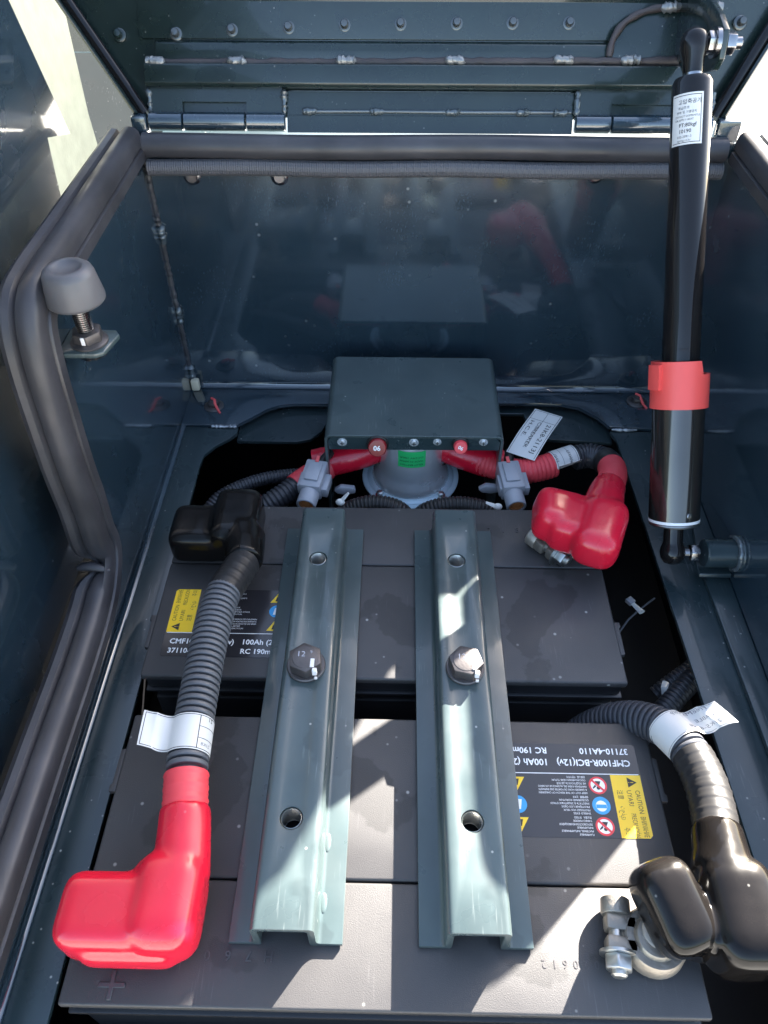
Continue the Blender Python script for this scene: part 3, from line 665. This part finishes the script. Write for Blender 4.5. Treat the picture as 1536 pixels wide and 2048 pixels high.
# ================================================================== HOLD-DOWN RAILS
def rail(xc, label):
    t = thing('hold_down_rail', label, 'rail', (xc, 264, 0.5), group='hold down rails')
    z0, th, fh, cw, ht = 0.6, 3.2, 30.0, 16.4, 27.0
    P = []
    def arc(cx, cz, r, a0, a1, n=5):
        for i in range(n + 1):
            a = a0 + (a1 - a0) * i / n; P.append((cx + r * math.cos(a), cz + r * math.sin(a)))
    # outer contour, left flange to right flange, then back inside
    P += [(-fh, z0), (-fh, z0 + th)]
    arc(-cw - 3, z0 + th + 3, 3, -PI / 2, 0)
    arc(-cw + 3.6, ht - 3.6, 3.6, PI, PI / 2); arc(cw - 3.6, ht - 3.6, 3.6, PI / 2, 0)
    arc(cw + 3, z0 + th + 3, 3, PI, 1.5 * PI)
    P += [(fh, z0 + th), (fh, z0)]
    arc(cw - 2, z0 + 1, 1.6, -PI / 2 - .3, -PI + .0, 2)
    P += [(cw - 3.8, z0 + 4)]
    arc(cw - 3.8 - 2, ht - 3.8 - 2, 2, 0, PI / 2, 3); arc(-cw + 3.8 + 2, ht - 3.8 - 2, 2, PI / 2, PI, 3)
    P += [(-cw + 3.8, z0 + 4)]
    arc(-cw + 2, z0 + 1, 1.6, 0, -PI / 2 + .3, 2)
    b = B(); b.prism(P, lambda u, v, w: Vector((xc + u, w, v)), 116, 411.5)
    holes = (172.5, 361)
    cut = B()
    for y in holes: cut.lathe((xc - 0.6, y, 18), (0, 0, 1), [(0, 6.4), (14, 6.4)], 36)
    cut_me = bpy.data.meshes.new('cut'); bmesh.ops.recalc_face_normals(cut.bm, faces=cut.bm.faces[:]); cut.bm.to_mesh(cut_me); cut.bm.free()
    co = bpy.data.objects.new('cut', cut_me); COL.objects.link(co)
    bmesh.ops.recalc_face_normals(b.bm, faces=b.bm.faces[:])
    me = from_modified(b.bm, [('BOOLEAN', dict(operation='DIFFERENCE', object=co, solver='EXACT')), ('BEVEL', dict(width=0.45, segments=2, limit_method='ANGLE', angle_limit=math.radians(60)))])
    bpy.data.objects.remove(co); bpy.data.meshes.remove(cut_me)
    bm = bmesh.new(); bm.from_mesh(me); bpy.data.meshes.remove(me)
    q = B(); q.bm.free(); q.bm = bm; q.done('hat_channel', 'railpaint', t, 30)
    for y in holes:
        prof = []
        for i in range(11): prof += [(-i * 1.5, 5.5), (-i * 1.5 - 0.5, 6.3), (-i * 1.5 - 0.9, 6.3), (-i * 1.5 - 1.4, 5.5)]
        bb = B(); bb.lathe((xc - 0.6, y, ht - 0.6), (0, 0, 1), prof, 28, False); bb.done('threaded_hole', 'zinc', t, 60)
        bb = B(); bb.prism([(10 * math.cos(2 * PI * i / 24), 10 * math.sin(2 * PI * i / 24)) for i in range(24)], lambda u, v, w: Vector((xc - .6 + u, y + v, w)), 5.5, 6.5); bb.done('hole_floor', 'pit', t)
    return t
rl = rail(-54, 'left of the two painted hat section rails over the batteries')
rr = rail(46, 'right of the two painted hat section rails, partly sunlit')
for y, dz in ((168, 0), (136, 0)):
    b = B(); b.sphere((-54 + 18.6, y, 4.0), 3.0, 0.7, 1.8, 0.22); b.done('weld_spot', 'railpaint', rl)
def hold_bolt(x, y, a, label):
    t = thing('hold_down_bolt', label, 'bolt', (x, y, 27), group='hold down bolts')
    B().lathe((x, y, 27.1), (0, 0, 1), [(0, 10.5), (0, 12.2), (1.6, 12.4), (2.3, 11.8), (2.4, 9)], 40).done('washer', 'bolt', t)
    f = frame((x, y, 29.2), (0, 0, 1)); h = B(); h.prism(hexagon(11.2, a), lambda p, q, w: f(p, q, w), 0.2, 8.6, 0.7)
    h.lathe((x, y, 37.2), (0, 0, 1), [(0, 8.6), (0.9, 8.2), (1.1, 7.5)], 36); hd = h.done('hex_head', 'bolt', t)
    F = lambda u, v: Vector((x + u, y + v, 38.36))
    text('12', F, -5.5, 0, 4.2, 'head_stamp', 'rod', hd); text('9', F, 3.0, 2.4, 2.2, 'head_stamp', 'rod', hd)
    b = B(); b.box(3.6, 6.2, -7.8, -1.5, 8.9, 9.5, 0.2, 1); b.box(5.0, 8.0, -10.4, -7.6, 3.4, 8.6, 0.4, 1); b.box(6.0, 8.0, -10.8, -9.6, -0.6, 1.6, 0.3, 1)
    bmesh.ops.transform(b.bm, matrix=Matrix.Translation((x, y, 29.2)), verts=b.bm.verts); b.done('paint_mark', 'whitepaint', t)
hold_bolt(-55, 270, 0.12, 'brown black hex bolt in the left rail with white paint mark')
hold_bolt(46.5, 270, 0.30, 'brown black hex bolt in the right rail with white paint mark')

# ================================================================== CABLES AND BOOTS
# jumper: rear minus (black boot) to front plus (red boot)
jc = thing('jumper_cable', 'grey corrugated jumper cable with black boot behind and red boot in front', 'battery cable', (-117, 250, 20))
JP = [(-107, 358, 27), (-112, 340, 30), (-117, 318, 33), (-118.5, 285, 34), (-118, 240, 34), (-117, 205, 33), (-114, 180, 31), (-110, 155, 28)]
JL = length(JP)
def at_len(P, s): return resample(P, [s])[0]
corrugated(B(), JP, 11.9, 4.35, 3.6, 0.30, 30, 34, 168).done('conduit', 'conduit', jc, 45)
smooth_tube(B(), JP, 12.0, 2, 36, 1.4, 28, 0.18).done('tape_wrap', 'blacktape', jc, 60)
smooth_tube(B(), JP, 10.4, 0, 30, 1.4, 24).done('boot_collar', 'conduitdark', jc, 60)
smooth_tube(B(), JP, 12.5, 166, JL, 1.3, 30, 0.22).done('red_tape_wrap', 'redtape', jc, 60)
b = B(); b.box(-167, -119, 104, 141, 3, 40, 9, 4); b.box(-131, -96, 103, 152, 3, 44, 12, 4); b.box(-158, -104, 100.5, 118, 4, 30, 9, 4); b.box(-140, -116, 106, 139, 6, 37.5, 6, 3); b.box(-134, -112, 128, 150, 6, 38, 9, 4)
b.tube([(-110, 140, 26), (-110.5, 152, 28), (-112, 166, 29.5), (-113.3, 176, 30.6)], [16, 15, 14.4, 14.0], 28)
blob(b, 'red_boot', 'red', jc, 1.3, 22)
b = B(); b.box(-168, -128, 372, 412, 3, 33, 8, 4); b.box(-137, -101, 372, 425, 3, 39, 9, 4)
b.tube([(-112, 385, 24), (-109, 370, 26), (-107.5, 356, 27)], [16, 14.5, 13.6], 28)
b = blob(b, 'black_boot', 'boot', jc, 1.3, 16)
# wrap label with a flag (left-hand side)
def frame_on(P, s):
    p = at_len(P, s); q = at_len(P, s + 2); d = (q - p).normalized(); side = d.cross(Vector((0, 0, 1))).normalized(); up = side.cross(d)
    return p, d, side, up
def wrap_label(P, s0, s1, r, flag, flag_side, parent, lift0=0.0, droop=0.0, skew=0.0, name='wrap_label'):
    """paper wrapped over the top of the cable, its end sticking out as a flag; returns f(u,v): u across, v along"""
    p0, d, side, up = frame_on(P, (s0 + s1) / 2); c = p0
    side = side * flag_side
    arc_len = PI * r * 0.92
    def f(u, v, e=0.0):
        R = r + e
        vv = (v - 0.5) * (s1 - s0)
        if u <= arc_len:
            a = u / r - 0.45   # from far side over the top
            return c + d * vv + (-side * math.cos(a) + up * math.sin(a)) * R
        a = arc_len / r - 0.45; base = c + d * vv + (-side * math.cos(a) + up * math.sin(a)) * R
        tdir = (side * math.sin(a) + up * math.cos(a)).normalized()
        q = u - arc_len; bl = min(1, q / 10)
        dirn = (tdir * (1 - bl) + (side + up * lift0) * bl).normalized()
        return base + dirn * q + Vector((0, 0, -droop * q * q / 100)) + d * skew * q * 0.1 + up * (0.8 * math.sin(q * 0.35 + v * 2)) * min(1, q / 6) + up * e
    tot = arc_len + flag
    b = B(); nu = 40
    b.grid([[f(tot * i / nu, v) for i in range(nu + 1)] for v in (0, .25, .5, .75, 1)])
    return b.done(name, 'paper', parent), f, tot, arc_len
lo, f, tot, al = wrap_label(JP, 134, 156, 12.5, 18, 1, jc, 0.25, 0.4, -1.5)
def rect(f, ua, ub, va, vb, b, e=0.12, n=8): b.grid([[f(ua + (ub - ua) * i / n, v, e) for i in range(n + 1)] for v in (va, vb)])
b = B(); rect(f, 2, tot - 1.2, 0.035, 0.052, b, n=40); rect(f, 2, tot - 1.2, 0.948, 0.965, b, n=40); rect(f, tot - 1.6, tot - 1.2, .05, .95, b); rect(f, 18, 18.5, .05, .95, b); rect(f, 2, 18, .34, .355, b, n=16); rect(f, 2, 18, .66, .675, b, n=16); b.done('printed_rules', 'black', lo)
text('21', lambda u, v: f(9 - u * 1.0, 0.16 + v / 26, 0.14), 0, 0, 3.0, 'label_text', 'black', lo, rot=PI)
text('21K8', lambda u, v: f(9 - u * 1.0, 0.86 + v / 26, 0.14), 0, 0, 2.4, 'label_text', 'printgrey', lo, rot=PI)

# positive feed: red boot on the rear battery, back to the breaker box
pc = thing('positive_cable', 'red booted cable bending from rear battery to the relay box', 'battery cable', (150, 430, 10))
PP = [(163, 428, 30), (172, 446, 24), (180, 466, 14), (185, 487, 4), (182, 504, -2), (170, 511, -4), (152, 507, -6), (130, 499, -8), (110, 496, -10), (92, 503, -12), (72, 514, -12), (52, 532, -9)]
PL = length(PP)
corrugated(B(), PP, 11.6, 3.3, 0.7, 0.3, 28, 10, 74).done('red_sleeve', 'redtape', pc, 45)
corrugated(B(), PP, 11.0, 3.3, 1.1, 0.3, 28, 72, 116).done('conduit', 'conduitdark', pc, 45)
smooth_tube(B(), PP, 11.7, 70, 86, 1.4, 26, .1).done('tape_wrap', 'blacktape', pc, 60)
corrugated(B(), PP, 11.4, 3.6, 0.6, 0.3, 28, 134, PL).done('red_sleeve', 'redtape', pc, 45)
b = B()
mt = Matrix.Translation((124, 403, 30)) @ Matrix.Rotation(math.radians(-8), 4, 'Z') @ Matrix.Rotation(math.radians(10), 4, 'Y')
b.box(-19, 21, -19, 19, -15, 16, 9, 4, mt)
mt = Matrix.Translation((153, 388, 31)) @ Matrix.Rotation(math.radians(-22), 4, 'Z')
b.box(-18, 17, -31, 26, -15, 18, 12, 4, mt)
mt = Matrix.Translation((139, 393, 29)) @ Matrix.Rotation(math.radians(-20), 4, 'Z')
b.box(-22, 18, -21, 18, -14, 16.5, 8, 3, mt)
b.tube([(154, 400, 31), (160, 416, 31), (165, 430, 29), (170, 441, 26)], [17, 15.5, 14, 13.2], 28)
blob(b, 'red_boot', 'red', pc, 1.3, 26)
lo, f, tot, al = wrap_label(PP, 114, 136, 12.0, 12, -1, pc, 0.9, -.3, 3)
b = B(); rect(f, 8, tot - 1, .05, .066, b, n=30); rect(f, 8, tot - 1, .93, .946, b, n=30); rect(f, 8, al + 4, .36, .372, b, n=30); rect(f, 8, al + 4, .66, .672, b, n=30); b.done('printed_rules', 'black', lo)
text('CLOSUR', lambda u, v: f(24 - u, 0.30 - v / 22, 0.16), 0, 0, 2.6, 'label_text', 'black', lo, rot=PI)
text('LENG', lambda u, v: f(24 - u, 0.86 - v / 22, 0.16), 0, 0, 2.4, 'label_text', 'black', lo, rot=PI)

# negative lead at the front right
nc = thing('negative_cable', 'grey corrugated cable curving into glossy black boot at front right', 'battery cable', (178, 180, 15))
NP = [(120, 262, -60), (140, 262, -28), (157, 254, -4), (171, 240, 10), (179, 222, 17), (182, 202, 21), (181, 184, 24), (178, 166, 27), (176, 150, 29)]
NL = length(NP)
corrugated(B(), NP, 11.8, 3.8, 3.0, 0.30, 30, 20, 122).done('conduit', 'conduitmid', nc, 45)
smooth_tube(B(), NP, 12.2, 118, NL, 1.4, 28, 0.25).done('tape_wrap', 'blacktape', nc, 60)
b = B()
b.tube([(179, 172, 26), (177, 158, 28), (174, 146, 29)], [13.6, 14.6, 16], 28)
b.box(159, 197, 100, 154, 3, 46, 13, 4); b.box(148, 172, 108, 134, 6, 36, 9, 4)
mt = Matrix.Translation((143, 130, 27)) @ Matrix.Rotation(math.radians(20), 4, 'Z') @ Matrix.Rotation(math.radians(12), 4, 'X')
b.box(-14, 16, -23, 23, -15, 19, 11, 4, mt)
blob(b, 'black_boot', 'boot', nc, 1.3, 18)
lo, f, tot, al = wrap_label(NP, 92, 112, 12.4, 20, -1, nc, 0.55, 0.2, 5.5)
b = B(); rect(f, 4, tot - 1, .04, .055, b, n=30); rect(f, 4, tot - 1, .945, .96, b, n=30); b.done('printed_rules', 'printgrey', lo)
for s, v0, h0 in (('FreeMs Corp', .18, 3.2), ('CABLE', .52, 2.6), ('21K5-63600', .82, 2.8)):
    text(s, lambda u, v: f(tot - 6 - u, v0 - v / 20, 0.16), 0, 0, h0, 'label_text', 'printgrey', lo, rot=0)

# terminal clamps ----------------------------------------------------------
def clamp(px, py, ang, label):
    t = thing('terminal_clamp', label, 'terminal clamp', (px, py, 0.5), ang, 'battery terminal clamps')
    k = dict(world=False)
    b = B(); b.lathe((0, 0, 2), (0, 0, 1), [(0, 9.5), (0, 16.0), (1.2, 17), (9, 16.2), (11, 15), (11, 9.2)], 36, False); b.box(-25, -8, -10, -1, 2, 13, 2.2); b.box(-25, -8, 1, 10, 2, 13, 2.2); b.lathe((0, 0, 10), (0, 0, 1), [(0, 12), (3, 11.5), (5, 10), (5.5, 6)], 30); b.done('clamp_ring', 'lead', t, **k)
    b = B(); b.lathe((-19, -22, 8), (0, 1, 0), [(2, 3), (3, 4.2), (6, 4.2), (34, 4.2), (36, 3.2)], 20); b.done('clamp_bolt', 'zinc', t, **k)
    f = frame((-19, -16, 8), (0, 1, 0)); h = B(); h.prism(hexagon(7.4, .3), lambda a, c, w: f(a, c, w), -1, 6, 0.8); h.lathe((-19, -10, 8), (0, 1, 0), [(0, 9), (0.2, 9.4), (1.6, 9.4), (1.8, 9)], 28); h.done('clamp_nut', 'zinc', t, **k)
    h = B(); h.lathe((-19, 9, 8), (0, 1, 0), [(0, 7.2), (1, 7.8), (8, 7.6), (9, 6.4)], 24); h.done('bolt_head', 'lead', t, **k)
    return t
clamp(138, 120, -0.12, 'corroded terminal clamp and bolt exposed beside the front black boot')
clamp(132, 404, 0.75, 'silver terminal clamp showing under the right red boot')

# ================================================================== RELAY BOX
X0, X1, Y0, Y1, ZT = -59.7, 91.0, 491.0, 604.5, 33.0
rb = thing('relay_cover', 'dark grey folded steel cover over the battery relay', 'relay cover', (15.6, 548, -60))
P = []; R = 6.0; th = 2.6
def arcp(cx, cz, r, a0, a1, n=6):
    return [(cx + r * math.cos(a0 + (a1 - a0) * i / n), cz + r * math.sin(a0 + (a1 - a0) * i / n)) for i in range(n + 1)]
P = [(X0, -75)] + arcp(X0 + R, ZT - R, R, PI, PI / 2) + arcp(X1 - R, ZT - R, R, PI / 2, 0) + [(X1, -75), (X1 - th, -75)] + arcp(X1 - R, ZT - R, R - th, 0, PI / 2) + arcp(X0 + R, ZT - R, R - th, PI / 2, PI) + [(X0 + th, -75)]
B().prism(P, lambda u, v, w: Vector((u, w, v)), Y0, Y1, 0.4, 1).done('cover_shell', 'railpaint', rb, 30)
lipP = [(X0 + th + .3, 16.5), (X0 + th + .3, ZT - 6)] + [(X0 + R, ZT - th - .2), (X1 - R, ZT - th - .2)] + [(X1 - th - .3, ZT - 6), (X1 - th - .3, 17.5)]
B().prism(lipP, lambda u, v, w: Vector((u, w, v)), Y0 + 0.6, Y0 + 2.8, 0.3, 1).done('front_lip', 'paint', rb)
for x, z, r in ((-44.7, 25.2, 3.3), (15.7, 25.8, 3.3), (35.3, 26.6, 2.7), (74, 27, 2.9)):
    b = B(); b.lathe((x, Y0 + 0.6, z), (0, -1, 0), [(0, r + .9), (.5, r + .9), (.6, r), (2.0, r * .85), (2.4, r * .4)], 20); s = b.done('screw', 'relay', rb)
    b = B(); b.box(x - r * .55, x + r * .55, Y0 - 2.0, Y0 - 1.3, z - .35, z + .35); b.box(x - .35, x + .35, Y0 - 1.98, Y0 - 1.28, z - r * .55, z + r * .55); b.done('screw_cross', 'black', s)
def breaker(x, z, r, mat, rot, label):
    t = thing('circuit_breaker', label, 'circuit breaker', (x, Y0, z), group='circuit breaker buttons')
    B().lathe((x, Y0 + 0.5, z), (0, -1, 0), [(0, r + 1.4), (1.2, r + 1.4), (2.0, r + .4)], 32).done('bezel', 'black', t)
    bt = B().lathe((x, Y0 - 1, z - .6), (0, -0.93, 0.37), [(0, r), (6.5, r * .96), (7.4, r * .86), (7.6, r * .5)], 36).done('button', mat, t)
    ff = frame(Vector((x, Y0 - 1, z - .6)) + Vector((0, -0.93, 0.37)) * 7.75, (0, -0.93, 0.37))
    text('90', lambda u, v: ff(u, v, 0), 0, 0, r * .55, 'button_text', 'white', bt, bold=.03).data
    m = bt.children[0].data
    c = sum((v.co for v in m.vertices), Vector()) / len(m.vertices)
    d = Vector((0, -0.93, 0.37)).normalized(); o = (Vector((x, Y0 - 1, z - .6)) + d * 7.75) * MM - Vector((x, Y0, z)) * MM
    m.transform(Matrix.Translation(o) @ Matrix.Rotation(rot, 4, d) @ Matrix.Translation(-c))
breaker(-14.9, 23.6, 8.0, 'darkred', PI, 'larger dark red breaker button on the relay cover')
breaker(54.6, 25.0, 5.8, 'redtape', PI - .5, 'smaller bright red breaker button on the relay cover')
# relay
rx, ry = 14.5, 521
re = thing('battery_relay', 'shiny plated round relay with green label under the cover', 'relay', (rx, ry, -41))
B().lathe((rx, ry, -41), (0, 0, 1), [(0, 44), (0.4, 44.6), (1.6, 44.6), (2.2, 44), (2.3, 40), (3.5, 39), (4.5, 36)], 64).done('flange', 'relayflange', re)
B().lathe((rx, ry, -38), (0, 0, 1), [(0, 35.5), (2, 35.3), (5, 34.6), (9, 32.8), (13, 30.2), (17, 29.0), (24, 28.6), (58, 28.5), (62, 26), (64, 22)], 64).done('can', 'relay', re, 60)
for a in (-2.35, -0.8, 0.8, 2.35):
    B().lathe((rx + 39 * math.cos(a), ry + 39 * math.sin(a), -38.8), (0, 0, 1), [(0, 4.2), (1, 4.2), (1.2, 2.9), (4, 2.9), (5, 1.8)], 20).done('rivet', 'zinc', re)
def canf(u, v, e=0.3): a = -PI / 2 + u / 28.6; return Vector((rx + (28.7 + e) * math.cos(a), ry + (28.7 + e) * math.sin(a), v))
b = B(); b.grid([[canf(-12 + 24 * i / 14, v) for i in range(15)] for v in (-4, 14)]); gl = b.done('green_label', 'green', re)
for s, v in (('RELAY BATTERY', -1.4), ('MADE IN JAPAN', 2.6), ('DC24V 100A', 6.6)):
    text(s, lambda u, v2: canf(u, v2, .4), 10, v + 1.6, 1.9, 'label_text', 'black', gl, width=20, rot=PI)
# red boots of the relay leads
def lead(pts, name, label, r=11.5):
    t = thing(name, label, 'cable', pts[0], group='relay leads')
    smooth_tube(B(), pts, r, 0, None, 2, 24, .1).done('red_boot', 'red', t, 60); return t
lead([(-72, 511, -19), (-52, 514, -15), (-30, 519, -11), (-8, 530, -8)], 'relay_lead', 'dark red booted lead entering the relay from the left', 14)
lead([(34, 532, -7), (56, 521, -10), (76, 514, -13), (98, 506, -14)], 'relay_lead', 'dark red booted lead entering the relay from the right', 14)
# feed on the left of the cover
t = thing('feed_cable', 'black corrugated cable with red end left of the relay cover', 'cable', (-90, 480, -30))
FP = [(-60, 507, -18), (-78, 494, -20), (-92, 480, -22), (-108, 468, -26), (-128, 458, -34), (-150, 450, -50)]
smooth_tube(B(), FP, 11.2, 0, 36, 1.6, 24).done('red_sleeve', 'redtape', t, 60)
corrugated(B(), FP, 10.2, 4.0, 1.1, .3, 24, 34).done('conduit', 'conduitdark', t, 45)
b = B(); corrugated(b, [(-70, 522, -42), (-100, 512, -34), (-130, 500, -32), (-158, 482, -36), (-172, 462, -50)], 6.2, 3.0, .8, .3, 18)
tag(b.done('thin_conduit', 'conduitdark', None, 45), 'thin black corrugated conduit in the left rear of the well', 'conduit')
for i, (pts, lb_) in enumerate((([(-52, 455, -38), (-40, 456, -22), (-20, 457, -14), (2, 456, -18), (16, 455, -36)], 'small corrugated wire loop left of the relay front'),
                            ([(14, 455, -36), (30, 456, -19), (52, 457, -14), (74, 456, -17), (92, 454, -30)], 'small corrugated wire loop right of the relay front'))):
    b = B(); corrugated(b, pts, 8.0, 2.9, .8, .3, 22)
    tag(b.done('wire_loom', 'blacktape', None, 45), lb_, 'wire loom', 'wire looms behind the rear battery')
# grey plug connectors
def plug(x, y, z, label, tilt):
    t = thing('plug_connector', label, 'connector', (x, y, z), 0.0, 'grey plug connectors')
    Rm = Matrix.Translation((x, y, z)) @ Matrix.Rotation(tilt, 4, 'Z') @ Matrix.Rotation(math.radians(6), 4, 'X')
    def fin(b, n, m):
        bmesh.ops.transform(b.bm, matrix=Rm, verts=b.bm.verts); b.done(n, m, t)
    b = B(); b.box(-9.5, 9.5, -4, 26, -8, 9, 1.6); b.box(-6, 6, 2, 22, 9, 11, 0.8); b.box(-11.5, -9.2, -2, 14, -5, 5, .6); b.box(9.2, 14.5, -2, 16, -6, 4, .8); fin(b, 'housing', 'greyplastic')
    b = B(); b.lathe((0, -2, -1), (0, -1, 0), [(0, 8.4), (15, 8.4), (15.8, 7.8), (15.8, 6.6), (9, 6.4)], 32, False); fin(b, 'nozzle', 'greyplastic')
    b = B(); b.lathe((0, -11, -1), (0, -1, 0), [(0, 1), (0, 6.5), (5.4, 6.2), (5.4, 4.6), (3.2, 4.4), (3.2, 3.6), (5.0, 3.4), (5.0, 1)], 28); fin(b, 'gasket', 'orange')
    b = B(); b.tube([(0, 20, -2), (3, 32, 2), (6, 44, 0)], [4.5, 4.5, 4], 14); fin(b, 'lead_wire', 'blacktape')
    b = B(); b.box(-1.5, 1.5, 23, 30, 8.6, 10, .3, 1); fin(b, 'paint_mark', 'redmark')
plug(-71, 466, -6, 'grey plug connector left of the relay cover', -0.18)
plug(100, 468, -6, 'grey plug connector right of the relay cover', 0.12)
def clipw(x, y, z, label):
    b = B(); b.prism([(-9, 0), (-3, 4.5), (9, 3), (10, -2), (2, -4.5), (-6, -3)], lambda u, v, w: Vector((x + u, y + w, z + v * 1.1)), -2, 3, 1)
    tag(b.done('push_clip', 'greyplastic', None), label, 'clip', 'grey push clips')
clipw(-44, 480, -20, 'small grey push clip inside the left cover side')
clipw(82, 482, -18, 'small grey push clip inside the right cover side')
def tie_tail(p, d, label):
    p, d = Vector(p), Vector(d); b = B(); b.tube([p, p + d * .5, p + d], [2.4, 2.2, 1.4], 6, squash=.5); b.sphere(p, 4, 1, .8, .8, 10, 6)
    tag(b.done('cable_tie', 'nylon', None), label, 'cable tie', 'white cable ties')
tie_tail((-45, 449, -4), (7, 3, 8), 'white cable tie end behind the left rail')
tie_tail((86, 449, -7), (-10, 2, 3), 'white cable tie by the right wire loop')
# breaker paper tag standing up by the cover
pt = thing('breaker_tag', 'white paper tag standing beside the relay cover', 'paper tag', (100, 505, 0))
O = Vector((97, 506, 4)); E1 = (Vector((127, 556, 14)) - O); E2 = Vector((20, -10, 0))
L1 = E1.length; n1 = E1.normalized(); n2 = E2.normalized()
def tg(u, v, e=0.0): return O + n1 * u + n2 * v + n1.cross(n2).normalized() * (-e if n1.cross(n2).z < 0 else e) + Vector((0, 0, 2.0 * math.sin(u * .07)))
b = B(); b.grid([[tg(L1 * i / 12, v) for i in range(13)] for v in (0, 10, 20, 26)]); lo = b.done('tag_sheet', 'paper', pt)
b = B()
for ua, ub, va, vb in ((1, L1 - 1.2, 1, 1.4), (1, L1 - 1.2, 24.6, 25), (L1 - 1.6, L1 - 1.2, 1, 25), (L1 - 14, L1 - 13.6, 1, 25), (14, L1 - 1.2, 13, 13.3)):
    b.grid([[tg(ua + (ub - ua) * i / 8, v, .15) for i in range(9)] for v in (va, vb)])
b.done('printed_rules', 'black', lo)
for s, vv, hh in (('21K8-2113J', 18.5, 4.0), ('C/BREAKER', 10.5, 3.4), ('H.C.E.', 3.5, 3.4)):
    text(s, lambda u, v: tg(L1 - 16 - u, vv + v, .2), 0, 0, hh, 'label_text', 'black', lo, width=min(38, len(s) * 3.7))

# things down in the dark well on the right -------------------------------
b = B(); corrugated(b, [(165, 262, -75), (186, 280, -68), (206, 298, -62), (228, 318, -56), (246, 336, -56)], 8.2, 3.6, 1.0, .3, 20)
tag(b.done('well_conduit', 'conduitdark', None, 45), 'dark corrugated conduit crossing the well right of the batteries', 'conduit')
b = B(); corrugated(b, [(205, 316, -78), (216, 322, -70), (230, 330, -64), (245, 342, -62)], 7.0, 3.4, .9, .3, 18)
tag(b.done('well_conduit', 'conduitdark', None, 45), 'shorter dark conduit held by a pale clip in the well', 'conduit')
b = B(); b.tube([(209, 318, -62), (206, 312, -60), (207, 305, -66), (213, 302, -70)], [2.6] * 4, 8, squash=.4)
tag(b.done('conduit_clip', 'nylon', None), 'pale curved clip on the dark conduit in the well', 'clip')
t = thing('cable_tie', 'small grey cable tie with a thin wire in the right well', 'cable tie', (200, 387, -60), group='white cable ties')
b = B(); b.box(-3, 3, -3, 3, -2, 2, .6); bmesh.ops.transform(b.bm, matrix=Matrix.Translation((196, 392, -58)) @ Matrix.Rotation(.6, 4, 'Z'), verts=b.bm.verts); b.done('tie_head', 'greyplastic', t)
B().tube([(196, 392, -58), (201, 384, -58), (203, 380, -57)], [1.8, 2.4, 3.0], 8, squash=.5).done('tie_strap', 'nylon', t)
B().tube([(182, 364, -66), (192, 376, -62), (202, 384, -59), (216, 394, -56)], [.8] * 4, 8).done('wire', 'conduit', t)
